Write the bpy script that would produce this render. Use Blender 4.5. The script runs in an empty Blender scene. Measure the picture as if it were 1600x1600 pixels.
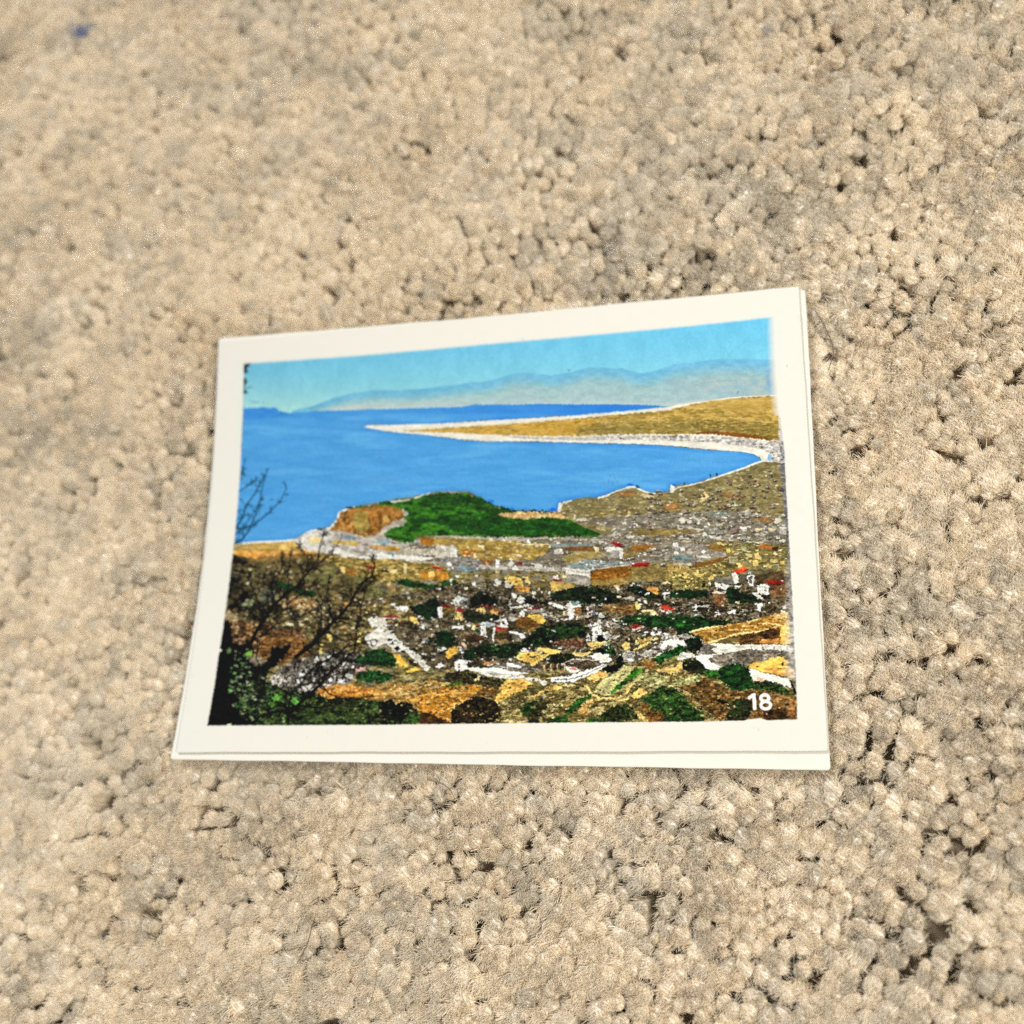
import bpy, math, random
import numpy as np
from math import comb
from mathutils import Matrix, Vector

# ------------------------------------------------------------------ scene, camera, light
scene = bpy.context.scene
MM = 0.001
CW, CH = 90.0, 64.4                      # card size in mm; card lies around z = 0
OX, OY = 45.0, 32.2                      # world origin is the middle of the card
FPX = 1698.79
RV = np.array([2.79767954, -0.0292588566, -0.415587766])
TV = np.array([-47.9304686, 34.7868502, 156.741235])
HG = np.array([[2.63472279, -0.158083720, -1.69653281, -0.721246686, 0.978833984],
               [1.03269405, -0.0833562615, -0.625388218, -0.279444344, 0.435021128],
               [-0.429506159, -0.0834868134, 0.0700124280, 0.0786583728, 0.0438122114],
               [-1.83614554, -0.120091263, 0.606157137, 0.413421567, -0.342256761]])


def rot(r):
    th = np.linalg.norm(r)
    k = r / th
    K = np.array([[0, -k[2], k[1]], [k[2], 0, -k[0]], [-k[1], k[0], 0]])
    return np.eye(3) + np.sin(th) * K + (1 - np.cos(th)) * K @ K


RM = rot(RV)
CAM = -RM.T @ TV

cam_d = bpy.data.cameras.new("camera")
cam = bpy.data.objects.new("camera", cam_d)
scene.collection.objects.link(cam)
M = Matrix(((RM[0][0], -RM[1][0], -RM[2][0], (CAM[0] - OX) * MM),
            (RM[0][1], -RM[1][1], -RM[2][1], (CAM[1] - OY) * MM),
            (RM[0][2], -RM[1][2], -RM[2][2], CAM[2] * MM),
            (0, 0, 0, 1)))
cam.matrix_world = M
cam_d.sensor_width = 36.0
cam_d.lens = FPX / 1600 * 36.0
cam_d.clip_start = 0.005
cam_d.clip_end = 10.0
cam_d.dof.use_dof = True
cam_d.dof.focus_distance = 0.139
cam_d.dof.aperture_fstop = 14.5
cam_d.dof.aperture_blades = 0
scene.camera = cam

world = bpy.data.worlds.new("World")
scene.world = world
world.use_nodes = True
bg = world.node_tree.nodes["Background"]
bg.inputs[0].default_value = (0.95, 0.97, 1.0, 1)
bg.inputs[1].default_value = 0.29


def area(name, loc, target, size, power, col, sy=None):
    d = bpy.data.lights.new(name, 'AREA')
    d.shape = 'RECTANGLE'
    d.size = size
    d.size_y = sy or size
    d.energy = power
    d.color = col
    o = bpy.data.objects.new(name, d)
    scene.collection.objects.link(o)
    o.location = loc
    o.rotation_euler = (Vector(target) - Vector(loc)).to_track_quat('-Z', 'Y').to_euler()
    return o


# added close lamp brightening the right, and window light from the upper left
area("added_key_light", (0.33, -0.11, 0.37), (0.05, -0.01, 0), 0.12, 2.35, (1.0, 0.95, 0.85), 0.16)
area("far_window_light", (-0.95, 1.35, 1.75), (0, 0, 0), 0.65, 56.0, (0.95, 0.965, 1.0))

scene.view_settings.view_transform = 'Standard'
scene.view_settings.look = 'None'
scene.view_settings.exposure = 0.06
scene.view_settings.gamma = 1.0
scene.cycles.max_bounces = 10
scene.cycles.diffuse_bounces = 8
scene.cycles.use_denoising = False

rng = np.random.default_rng(18)
random.seed(18)


# ------------------------------------------------------------------ card surface
def bern(n, t):
    t = np.asarray(t, float)
    return np.stack([comb(n, i) * t ** i * (1 - t) ** (n - i) for i in range(n + 1)], -1)


def card_z(x, y):
    """height in mm of the bent card at x, y in mm"""
    u = np.clip(x / CW, -.03, 1.03)
    v = np.clip(1 - y / CH, -.04, 1.04)
    return np.einsum('...i,...j,ij->...', bern(3, u), bern(4, v), HG)


def project(X):
    """mm -> pixels of the 1600 x 1600 photograph; used to set out the print on the card"""
    Y = X @ RM.T + TV
    return 800 + FPX * Y[..., 0] / Y[..., 2], 800 + FPX * Y[..., 1] / Y[..., 2]


# ------------------------------------------------------------------ small helpers
def new_mat(name):
    m = bpy.data.materials.new(name)
    m.use_nodes = True
    nt = m.node_tree
    return m, nt, nt.nodes["Principled BSDF"]


def link_obj(name, me, mat=None, parent=None, col=None):
    o = bpy.data.objects.new(name, me)
    (col or scene.collection).objects.link(o)
    if mat:
        me.materials.append(mat)
    if parent:
        o.parent = parent
    return o


def tag(o, label=None, cat=None, group=None, kind=None):
    for k, v in (('label', label), ('category', cat), ('group', group), ('kind', kind)):
        if v:
            o[k] = v


#PRINT_BEGIN
# ------------------------------------------------------------------ the printed picture, painted procedurally
S = 1.6
X0, Y0, X1, Y1 = 300, 470, 1265, 1150
CWD, CHT = int((X1 - X0) * S), int((Y1 - Y0) * S)
gy, gx = np.mgrid[0:CHT, 0:CWD].astype(np.float32)
PXX = gx / S + X0
PYY = gy / S + Y0
canvas = np.zeros((CHT, CWD, 3), np.float32)


def vnoise(sx, sy, seed):
    """smooth noise 0..1 with cell size sx, sy in photo pixels"""
    r = np.random.default_rng(seed)
    nx, ny = int((X1 - X0) / sx) + 4, int((Y1 - Y0) / sy) + 4
    g = r.random((ny, nx)).astype(np.float32)
    fx = (PXX - X0) / sx + 1
    fy = (PYY - Y0) / sy + 1
    fx = fx[0]
    fy = fy[:, 0]
    ix = fx.astype(int)
    iy = fy.astype(int)
    tx = fx - ix
    ty = fy - iy
    tx = tx * tx * (3 - 2 * tx)
    ty = ty * ty * (3 - 2 * ty)
    rows = g[:, ix] * (1 - tx) + g[:, ix + 1] * tx
    return rows[iy] * (1 - ty)[:, None] + rows[iy + 1] * ty[:, None]


_nc = {}


def N(sx, sy=None, seed=0):
    k = (sx, sy or sx, seed)
    if k not in _nc:
        a = vnoise(k[0], k[1], seed * 7 + 1)
        b = vnoise(k[0] * .47, k[1] * .47, seed * 7 + 2)
        c = vnoise(k[0] * .21 + .3, k[1] * .21 + .3, seed * 7 + 3)
        n = a * .5 + b * .3 + c * .2
        n = (n - n.mean()) / n.std()
        _nc[k] = np.clip(.5 + n * .27, 0, 1).astype(np.float32)
    return _nc[k]


RNX, RNY = N(9, 9, 31) - .5, N(9, 9, 32) - .5
FNX, FNY = N(3.2, 3.2, 33) - .5, N(3.2, 3.2, 34) - .5


def C(c):
    return np.array(c, np.float32) / 255.0


def mask(pts, rough=0.0, fine=0.0):
    pts = np.asarray(pts, np.float32)
    pad = rough + fine + 1
    x0 = max(int((pts[:, 0].min() - pad - X0) * S), 0)
    x1 = min(int((pts[:, 0].max() + pad - X0) * S) + 2, CWD)
    y0 = max(int((pts[:, 1].min() - pad - Y0) * S), 0)
    y1 = min(int((pts[:, 1].max() + pad - Y0) * S) + 2, CHT)
    if x1 <= x0 or y1 <= y0:
        return None
    sl = (slice(y0, y1), slice(x0, x1))
    px = PXX[sl]
    py = PYY[sl]
    if rough or fine:
        px = px + RNX[sl] * 2 * rough + FNX[sl] * 2 * fine
        py = py + RNY[sl] * 2 * rough + FNY[sl] * 2 * fine
    ins = np.zeros(px.shape, bool)
    n = len(pts)
    for i in range(n):
        ax, ay = pts[i]
        bx, by = pts[(i + 1) % n]
        if ay == by:
            continue
        c = (ay > py) != (by > py)
        ins ^= c & (px < (bx - ax) * (py - ay) / (by - ay) + ax)
    return sl, ins


def P(pts, *cols, n=None, rough=0.0, fine=0.0, con=1.0, off=0.0, alpha=1.0):
    """fill a polygon with one colour, or with a noise blend of two or three"""
    r = mask(pts, rough, fine)
    if r is None:
        return
    sl, ins = r
    cols = [C(c) for c in cols]
    if len(cols) == 1:
        v = np.broadcast_to(cols[0], ins.shape + (3,))
    else:
        t = N(*(n or (8, 3, 5)))[sl]
        t = np.clip((t - .5) * con * 1.6 + .5 + off, 0, 1)[..., None] * (len(cols) - 1)
        v = np.zeros(ins.shape + (3,), np.float32)
        for i, c in enumerate(cols):
            v += np.clip(1 - np.abs(t - i), 0, 1) * c
    reg = canvas[sl]
    a = (ins * alpha)[..., None].astype(np.float32)
    reg[:] = reg * (1 - a) + v * a


def z(reg, pts):
    x0, y0, s = reg
    return [(x0 + a / s, y0 + b / s) for a, b in pts]


def line(pts, w0, w1, col, alpha=1.0):
    """tapering stroke; widths in photo pixels"""
    c = C(col)
    m = len(pts) - 1
    for i in range(m):
        (ax, ay), (bx, by) = pts[i], pts[i + 1]
        wa = w0 + (w1 - w0) * i / m
        wb = w0 + (w1 - w0) * (i + 1) / m
        r = max(wa, wb) + 1
        xa = max(int((min(ax, bx) - r - X0) * S), 0)
        xb = min(int((max(ax, bx) + r - X0) * S) + 2, CWD)
        ya = max(int((min(ay, by) - r - Y0) * S), 0)
        yb = min(int((max(ay, by) + r - Y0) * S) + 2, CHT)
        if xb <= xa or yb <= ya:
            continue
        px = PXX[ya:yb, xa:xb]
        py = PYY[ya:yb, xa:xb]
        dx, dy = bx - ax, by - ay
        t = np.clip(((px - ax) * dx + (py - ay) * dy) / (dx * dx + dy * dy + 1e-6), 0, 1)
        d = np.hypot(px - ax - t * dx, py - ay - t * dy)
        a = np.clip((wa + (wb - wa) * t) * .5 - d + .5, 0, 1)[..., None] * alpha
        reg = canvas[ya:yb, xa:xb]
        reg[:] = reg * (1 - a) + c * a


def ell(cx, cy, rx, ry, *cols, rough=0.0, fine=0.0, n=None, con=1.0, rotd=0, alpha=1.0):
    k = np.arange(18) / 18 * 2 * np.pi
    ca, sa = math.cos(math.radians(rotd)), math.sin(math.radians(rotd))
    x, y = np.cos(k) * rx, np.sin(k) * ry
    P(np.stack([cx + x * ca - y * sa, cy + x * sa + y * ca], 1), *cols, rough=rough, fine=fine, n=n, con=con, alpha=alpha)


def dabs(pts, n, pal, w=(2, 6), h=(1, 3), slope=0.0, seed=1, alpha=(.6, 1), skew=.5):
    """scatter small brush marks (far roofs, walls, scrub) in a polygon; pal = [(colour, weight)]"""
    r = np.random.default_rng(seed)
    m = mask(pts)
    if m is None:
        return
    sl, ins = m
    ys, xs = np.nonzero(ins)
    if len(xs) == 0:
        return
    ys = ys + sl[0].start
    xs = xs + sl[1].start
    k = r.integers(0, len(xs), n)
    wts = np.array([q[1] for q in pal], float)
    ci = r.choice(len(pal), n, p=wts / wts.sum())
    for i in range(n):
        cx, cy = xs[k[i]], ys[k[i]]
        ww = r.uniform(*w) * S
        hh = r.uniform(*h) * S
        a = r.uniform(*alpha)
        c = C(pal[ci[i]][0]) * r.uniform(.88, 1.08)
        xa, xb = int(cx - ww / 2), int(cx + ww / 2) + 1
        xa = max(xa, 0)
        xb = min(xb, CWD)
        nst = max(1, int(abs(xb - xa) / 4))
        for j in range(nst):
            qa = xa + (xb - xa) * j // nst
            qb = xa + (xb - xa) * (j + 1) // nst
            dy = slope * (qa - cx) + (r.random() - .5) * skew * S
            ya = max(int(cy - hh / 2 + dy), 0)
            yb = min(ya + max(1, int(hh + r.random())), CHT)
            canvas[ya:yb, qa:qb] = canvas[ya:yb, qa:qb] * (1 - a) + c * a


WH, G1, G2, G3 = (252, 249, 234), (178, 173, 162), (128, 120, 106), (84, 78, 62)
DK, BK = (36, 29, 14), (6, 8, 4)
OL, OLD, GO, YE = (146, 130, 72), (92, 82, 34), (226, 184, 92), (250, 212, 120)
OR, BR, RD = (208, 142, 48), (136, 84, 24), (160, 24, 20)
GR, GD, GL, TE = (22, 74, 22), (9, 34, 9), (70, 136, 36), (122, 150, 150)
CR = (248, 230, 176)
town = [(WH, 4), (G1, 4), (G2, 4), (G3, 3), (OL, 2), (GO, 1)]
villa = [(WH, 4), (G1, 2), (G3, 3), (DK, 5), (OLD, 3), (GD, 3), (YE, 1.2), (RD, .35), (BR, 1.5)]
hillp = [(OL, 4), (OLD, 4), (CR, 2), (GO, 2), (G2, 2), (G3, 2)]

# --- land underpainting
P([(300, 600), (1265, 600), (1265, 1150), (300, 1150)], OLD, OL, G2, n=(10, 4, 1), con=1.3)

# --- sky
ytop = 567 - 73 * (PXX - 380) / 830
t = np.clip((PYY - ytop) / np.maximum(636 - 8 * np.clip((PXX - 500) / 600, 0, 1) - ytop, 30), 0, 1)
rx = np.clip((PXX - 380) / 830, 0, 1)
top = C((112, 192, 222)) * (1 - rx[..., None]) + C((112, 204, 240)) * rx[..., None]
hor = C((164, 220, 218)) * (1 - rx[..., None]) + C((160, 228, 232)) * rx[..., None]
tt = (t ** 1.5)[..., None]
sky = top * (1 - tt) + hor * tt
sky += ((N(14, 22, 11) - .5)[..., None] * .035)
sel = (PYY < 646)
canvas[sel] = sky[sel]

# --- mountains
ridge = [(455, 642), (472, 638), (490, 634), (505, 628), (520, 622), (545, 615), (580, 610), (600, 608.5), (620, 610), (640, 608.5), (665, 607),
         (690, 603), (706, 602), (720, 600), (740, 597), (752, 597), (765, 595), (777, 592), (790, 587), (805, 583), (820, 582), (835, 583),
         (850, 585), (862, 587), (872, 585), (895, 581), (912, 575), (925, 573), (942, 574), (960, 576), (972, 575), (983, 579), (1000, 583),
         (1010, 582), (1025, 579), (1040, 574), (1055, 569), (1070, 567), (1090, 565), (1110, 562), (1130, 560), (1150, 561), (1170, 560),
         (1190, 562), (1225, 562), (1225, 650), (455, 650)]
sl, ins = mask(ridge, fine=.3)
rgx = np.array([q[0] for q in ridge[:-2]])
rgy = np.array([q[1] for q in ridge[:-2]])
yr = np.interp(PXX[0], rgx, rgy)[None, :]
tm = np.clip((PYY - yr) / np.maximum(638 - yr, 6), 0, 1)[..., None]
rxx = rx[..., None]
mtop = C((108, 182, 212)) * (1 - rxx) + C((116, 190, 224)) * rxx
mmid = C((150, 198, 200)) * (1 - rxx) + C((158, 192, 194)) * rxx
mbot = C((196, 210, 202)) * (1 - rxx) + C((166, 194, 198)) * rxx
dm = PYY - yr
wtop = np.clip(1.25 - dm / (13 + 8 * rx), 0, 1)[..., None] ** .8
mc = mmid + (mbot - mmid) * np.clip(tm * 1.6 - .5, 0, 1)
mc = mc * (1 - wtop) + mtop * wtop
mc = mc + (N(12, 5, 12) - .5)[..., None] * .06
canvas[sl][ins] = mc[sl][ins]
P([(1070, 600), (1090, 597), (1120, 594), (1150, 592), (1175, 592), (1213, 598), (1213, 618), (1150, 622), (1075, 612)],
  (150, 186, 196), (182, 196, 192), n=(16, 5, 13), rough=3, fine=1, alpha=.6)
P([(1195, 578), (1212, 572), (1214, 618), (1200, 620)], (120, 170, 205), (150, 185, 205), n=(8, 6, 14), rough=2, alpha=.6)
line([(1085, 603), (1100, 598), (1118, 596), (1150, 594)], 1, .6, (126, 160, 170), .6)
line([(1111, 590), (1128, 607)], .8, .8, (214, 224, 214), .6)
line([(1152, 615), (1154, 611)], 1.2, .8, (70, 90, 90), .8)
P([(548, 641), (600, 637), (700, 634), (850, 628.5), (960, 628), (1050, 630), (1100, 623), (1100, 630), (1040, 637), (900, 634), (740, 634), (600, 642)],
  (208, 214, 202), (184, 206, 204), n=(18, 3, 15), fine=.6, alpha=.5)

# --- sea
shore = [(366, 850), (378, 848), (400, 846), (430, 845), (455, 843), (470, 837), (480, 830), (487, 828), (500, 827), (508, 826), (520, 817), (526, 811),
         (528, 800), (537, 797), (552, 792), (575, 787), (600, 783), (625, 778), (645, 776), (665, 771), (682, 768), (700, 767), (730, 767),
         (745, 775), (757, 781), (770, 789), (790, 794), (810, 797), (830, 799), (850, 800), (868, 799), (872, 796), (874, 785), (893, 781),
         (915, 777), (935, 776), (948, 772), (958, 767), (978, 762), (988, 759), (997, 762), (1004, 766), (1018, 769), (1045, 768), (1047, 758),
         (1060, 757), (1080, 756), (1095, 751), (1113, 745), (1135, 741), (1160, 731), (1180, 724), (1190, 719), (1187, 715), (1178, 710),
         (1170, 707), (1140, 705), (1110, 703), (1085, 701), (1050, 697), (1020, 695), (990, 694), (940, 693), (880, 691.5), (830, 690),
         (800, 690), (760, 690), (730, 688), (700, 684), (680, 681.5), (655, 678), (630, 677), (605, 674), (590, 671), (568, 667.5),
         (575, 664), (585, 663), (600, 664), (640, 663), (700, 661), (730, 658.5), (760, 656.5), (800, 655), (860, 651), (900, 648.5),
         (940, 645), (1000, 640), (1045, 635.5), (1020, 633), (960, 631.5), (900, 632), (850, 631), (800, 632), (740, 632), (725, 635),
         (700, 636.5), (660, 637.5), (600, 639), (550, 640.5), (500, 642), (452, 645), (444, 644), (436, 641), (432, 637.5), (415, 636.5),
         (366, 638.5)]
P(shore, (84, 166, 226), (74, 158, 222), (94, 174, 230), n=(90, 14, 16), fine=.7, con=.6)
sl, ins = mask(shore, fine=.7)
d = np.full(ins.shape, 40., np.float32)
sh = np.array(shore)
px, py = PXX[sl], PYY[sl]
for i in range(0, len(sh) - 1):
    ax, ay = sh[i]
    bx, by = sh[i + 1]
    if ax < 372 and bx < 372:
        continue
    ex, ey = bx - ax, by - ay
    q = np.clip(((px - ax) * ex + (py - ay) * ey) / (ex * ex + ey * ey), 0, 1)
    d = np.minimum(d, np.hypot(px - ax - q * ex, py - ay - q * ey))
edge = np.clip(1 - d / 7, 0, 1) * (.25 + .75 * N(22, 22, 17)[sl])
edge = np.clip(edge * (.5 + (px > 760) * .5), 0, 1)
strip = np.clip((660 - py) / 14, 0, 1) * np.clip(1.1 - (py - 636) / 60, 0, 1)
farblue = np.maximum(edge * .75, strip * (.2 + .55 * np.clip((px - 640) / 300, 0, 1)))[..., None]
reg = canvas[sl]
mixc = reg * (1 - farblue) + C((30, 118, 218)) * farblue
far_r = np.clip((px - 950) / 250, 0, 1)[..., None] * .45
mixc = mixc * (1 - far_r) + C((74, 160, 232)) * far_r
bl = np.clip((py - 740) / 100, 0, 1)[..., None] * np.clip((620 - px) / 200, 0, 1)[..., None] * .5
mixc = mixc * (1 - bl) + C((78, 162, 228)) * bl
mixc = mixc + (N(60, 9, 18)[sl][..., None] - .5) * .03
canvas[sl] = np.where(ins[..., None], mixc, reg)
# --- dark blue cape at the far left and specks of ink
P([(370, 639), (400, 637), (432, 637.5), (437, 642), (452, 646), (440, 650), (370, 658)], (38, 122, 214), (60, 142, 218), n=(12, 6, 19), fine=.6, alpha=.55)
for a, b in ((441, 645), (448, 648), (456, 650), (461, 652), (468, 652), (411, 629), (398, 627), (404, 628)):
    ell(a, b, 1.1, .9, (26, 92, 150), alpha=.8)
for a, b in ((505, 728), (460, 763), (497, 779), (447, 802), (488, 768), (411, 697), (594, 715), (556, 762), (497, 571), (622, 557), (889, 579)):
    ell(a, b, 1.0, .8, (36, 96, 150), alpha=.55)
ell(889, 578.6, 1.6, 1.2, (50, 84, 84), alpha=.9)
for a, b in ((952, 742), (950, 750), (960, 745), (964, 751), (957, 753)):
    line([(a, b), (a + 2, b + 5)], 1.1, .7, (92, 104, 176), .55)

# --- the sand spit across the sea
spit = [(568, 667), (576, 664), (600, 664), (640, 663), (700, 661), (760, 657), (800, 655), (860, 651.5), (900, 649), (940, 645.5), (1000, 640.5),
        (1045, 636), (1060, 632), (1080, 629), (1110, 625), (1140, 621), (1165, 619), (1230, 616), (1232, 724), (1195, 722), (1190, 719),
        (1187, 714), (1178, 709.5), (1160, 706), (1110, 702), (1050, 696), (990, 693), (940, 692), (880, 690.5), (830, 689), (760, 689),
        (720, 686), (680, 681), (640, 677), (600, 673)]
P(spit, (246, 242, 224), (228, 222, 206), n=(16, 4, 20), con=.7)
gold = [(628, 673), (650, 671), (700, 668), (750, 665), (800, 662), (860, 657), (910, 653), (960, 648), (1045, 641), (1062, 636), (1090, 630), (1120, 626),
        (1160, 621), (1200, 619), (1214, 619), (1216, 640), (1217, 688), (1205, 686), (1180, 682), (1150, 678), (1110, 675), (1080, 678),
        (1050, 679), (1000, 678), (950, 679), (900, 681), (860, 681), (800, 680), (760, 678.5), (700, 675.5), (660, 674.5)]
P(gold, (150, 126, 52), (186, 152, 70), (214, 178, 92), n=(14, 3, 21), fine=1, con=1.1)
P([(628, 673), (700, 669), (800, 663), (880, 657), (930, 653), (930, 676), (860, 680), (760, 678), (690, 675)], (196, 152, 54), (222, 176, 80), (176, 134, 44), n=(12, 3, 22), fine=1, alpha=.8)
P([(905, 664), (960, 660), (1080, 656), (1180, 658), (1215, 666), (1216, 686), (1150, 677), (1080, 677), (950, 679), (900, 680)],
  (128, 112, 52), (160, 138, 76), (110, 96, 34), n=(20, 3, 23), fine=1.5, con=1.3, alpha=.75)
P([(1075, 634), (1110, 627), (1160, 622), (1213, 621), (1213, 640), (1170, 645), (1110, 640)], (222, 184, 96), (196, 160, 78), n=(12, 4, 24), rough=2, alpha=.7)
dabs(gold, 420, [((236, 204, 124), 3), ((200, 168, 88), 3), ((110, 96, 40), 4), ((240, 222, 168), 1)], w=(3, 9), h=(.7, 1.6), slope=-.06, seed=3, alpha=(.35, .8))
line([(940, 657), (1000, 654), (1040, 652)], .8, .8, (208, 186, 120), .7)
line([(1040, 662), (1090, 657), (1130, 648), (1160, 644)], .8, .8, (216, 196, 130), .6)
line([(1028, 640), (1030, 666)], 1.3, 1, (232, 206, 130), .6)
P([(1079, 678), (1095, 675), (1110, 673), (1135, 674), (1160, 677), (1185, 681), (1208, 685), (1205, 688), (1180, 685), (1150, 682), (1110, 678)],
  (150, 88, 26), (122, 72, 16), n=(7, 3, 25), fine=1)
vill = [(770, 680), (860, 683), (900, 682), (950, 680), (1000, 680), (1050, 681), (1085, 681), (1150, 683), (1205, 690), (1224, 688), (1230, 722),
        (1206, 722), (1203, 708), (1190, 702), (1160, 696), (1110, 691), (1060, 689), (990, 687), (940, 688), (880, 687), (820, 685.5)]
P(vill, (206, 200, 190), (160, 154, 146), (226, 221, 210), n=(5, 3, 26), fine=1, con=1.3)
dabs([(900, 682), (1085, 681), (1205, 689), (1224, 690), (1228, 720), (1208, 718), (1195, 700), (1110, 690), (990, 686)], 240,
     [((246, 243, 232), 4), ((120, 112, 104), 2), ((170, 164, 156), 2)], w=(2, 5), h=(1.5, 3.5), seed=4)
P([(1200, 708), (1206, 712), (1204, 721), (1199, 718)], (120, 180, 226), alpha=.8)

# --- left beach, white town under the cliff
P([(366, 849), (400, 846.5), (440, 845), (470, 843), (500, 850), (520, 866), (480, 876), (440, 872), (400, 872), (360, 876)],
  (206, 168, 88), (168, 140, 76), (226, 190, 108), n=(14, 3, 40), fine=1)
line([(366, 850), (400, 847), (440, 845.5), (462, 843), (472, 838), (480, 832), (487, 829), (505, 828), (512, 825)], 2.4, 2.4, WH)
line([(380, 858.5), (430, 859), (500, 861)], 1.2, .9, (120, 92, 40), .8)
P(z((320, 840, 8), [(350, 200), (450, 165), (700, 165), (950, 170), (1180, 160), (1380, 170), (1350, 240), (1200, 215), (1000, 200), (850, 215), (600, 260), (480, 220)]),
  (226, 156, 70), (198, 128, 44), (236, 190, 110), n=(8, 2.5, 41), fine=1)
P([(360, 868), (400, 872), (440, 866), (480, 864), (505, 868), (520, 880), (480, 890), (400, 890), (358, 880)], (140, 108, 52), (96, 78, 34), (176, 140, 82), n=(9, 4, 42), rough=2, alpha=.8)
coast = [(458, 845), (470, 838), (482, 832), (500, 829), (512, 827), (523, 830), (560, 838), (600, 838), (625, 848), (645, 846), (650, 842), (720, 838), (780, 839),
         (900, 840), (960, 842), (960, 890), (880, 893), (780, 890), (700, 885), (640, 880), (600, 874), (560, 870), (520, 868), (490, 862), (470, 858)]
P(coast, G1, (202, 196, 184), (146, 138, 124), n=(9, 3, 43), con=1.2)
dabs(coast, 420, [(WH, 3), (G1, 4), (G2, 4), ((170, 150, 100), 2)], w=(2, 8), h=(.8, 2.4), seed=5, alpha=(.4, .9))
P([(460, 846), (475, 838), (487, 832), (505, 830), (512, 836), (510, 850), (525, 856), (545, 862), (560, 868), (540, 870), (515, 866), (490, 860)],
  (238, 234, 222), (205, 200, 188), n=(6, 3, 44), fine=1.5)
P([(478, 841), (498, 838), (503, 848), (490, 848)], (222, 186, 96), (240, 224, 170), n=(4, 3, 45), fine=1)

# --- cliff and the green headland
P([(510, 829), (520, 818), (527, 811), (529, 800), (545, 794), (570, 789), (600, 785), (625, 780), (640, 790), (650, 808), (635, 818), (605, 836), (575, 842), (545, 838), (522, 832)],
  (196, 186, 170), (164, 152, 138), n=(7, 4, 46), fine=1)
line([(513, 827), (521, 818), (527, 812), (529, 801), (538, 797), (553, 792)], 2.6, 1.8, WH)
P([(514, 829), (522, 819), (529, 812), (531, 801), (545, 796), (560, 792), (580, 789), (600, 787), (622, 793), (630, 800), (628, 810), (608, 818),
   (592, 832), (580, 838), (562, 838), (540, 830), (528, 828)], (148, 96, 38), (182, 128, 58), (116, 76, 26), n=(7, 10, 47), fine=1.5, con=1.2)
P([(552, 805), (562, 798), (572, 800), (577, 818), (574, 834), (560, 834), (550, 818)], (172, 148, 76), (142, 118, 52), n=(5, 7, 48), rough=2, fine=1)
P([(598, 806), (606, 803), (608, 814), (600, 818)], (214, 180, 100), fine=2, alpha=.8)
dabs([(520, 820), (535, 805), (550, 815), (555, 832), (530, 828)], 60, [((222, 170, 90), 2), ((120, 74, 20), 2)], w=(1, 3), h=(1, 4), seed=6)
hill = [(548, 795), (556, 792), (570, 790), (590, 787), (604, 783), (612, 785), (625, 784), (640, 781), (655, 775), (665, 773), (682, 771), (700, 769), (712, 771), (724, 770),
        (732, 771), (738, 776), (752, 776), (757, 782), (768, 788), (782, 794), (792, 795), (806, 798), (812, 801), (790, 802), (776, 804), (782, 808), (800, 810), (812, 811),
        (830, 808), (850, 806), (862, 809), (880, 812), (897, 812), (900, 818), (915, 817), (940, 820), (955, 824), (963, 824), (955, 832), (945, 838), (930, 840),
        (905, 838), (880, 838), (860, 836), (840, 838), (800, 839), (760, 838), (730, 837), (700, 837), (665, 836), (650, 838), (646, 846), (635, 849), (622, 844), (605, 840),
        (600, 832), (612, 826), (630, 820), (636, 814), (626, 808), (640, 804), (634, 797), (622, 794), (606, 789), (580, 790), (560, 794)]
P(hill, (16, 58, 10), (34, 96, 14), (58, 118, 24), n=(14, 4, 49), fine=2, con=1.5)
P([(680, 772), (700, 770), (735, 774), (757, 783), (790, 797), (775, 806), (760, 800), (735, 795), (700, 785), (650, 790), (655, 778)], (14, 44, 10), (30, 72, 16), n=(6, 3, 50), rough=3, fine=2, alpha=.8)
P([(700, 812), (760, 805), (820, 812), (890, 815), (960, 825), (930, 838), (840, 836), (740, 836), (700, 830)], (10, 48, 8), (26, 78, 12), (14, 60, 10), n=(10, 5, 51), rough=4, fine=1, alpha=.75)
dabs(hill, 900, [((12, 44, 8), 4), ((60, 120, 30), 2), ((90, 130, 50), 1)], w=(1, 4), h=(.8, 2.2), seed=7, alpha=(.2, .55))
P([(776, 803), (800, 801), (830, 800), (855, 800), (872, 799), (885, 803), (900, 808), (895, 813), (870, 808), (848, 808), (812, 811), (795, 808)],
  (236, 206, 148), (150, 112, 66), (210, 170, 104), n=(4, 3, 52), fine=1.5, con=1.4)
for k in range(34):
    a = 745 + k * 3.7
    ell(a + random.uniform(-2, 2), np.interp(a, [745, 757, 792, 812, 870], [777, 783, 795, 798, 799.5]) + random.uniform(-1, 1), random.uniform(.9, 2.2), random.uniform(.8, 2), GD, fine=1)
line([(612, 784), (625, 782.5), (640, 780)], 1.6, 1.4, (236, 236, 224))
line([(648, 778), (660, 773.5), (672, 770)], 2, 1.2, (236, 236, 224))
line([(700, 768), (730, 769)], .8, .6, (200, 206, 190), .8)
ell(768, 783, 4, 2.5, (36, 122, 226), fine=1)
ell(864, 796, 4.5, 3.2, (22, 108, 220), fine=1)
ell(800, 795, 3, 1.5, (36, 122, 226), fine=1)
ell(545, 793.5, 7, 1.7, GD, fine=1.5)
ell(500, 826.5, 5, 1.6, (40, 54, 36), fine=1.5)

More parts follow.
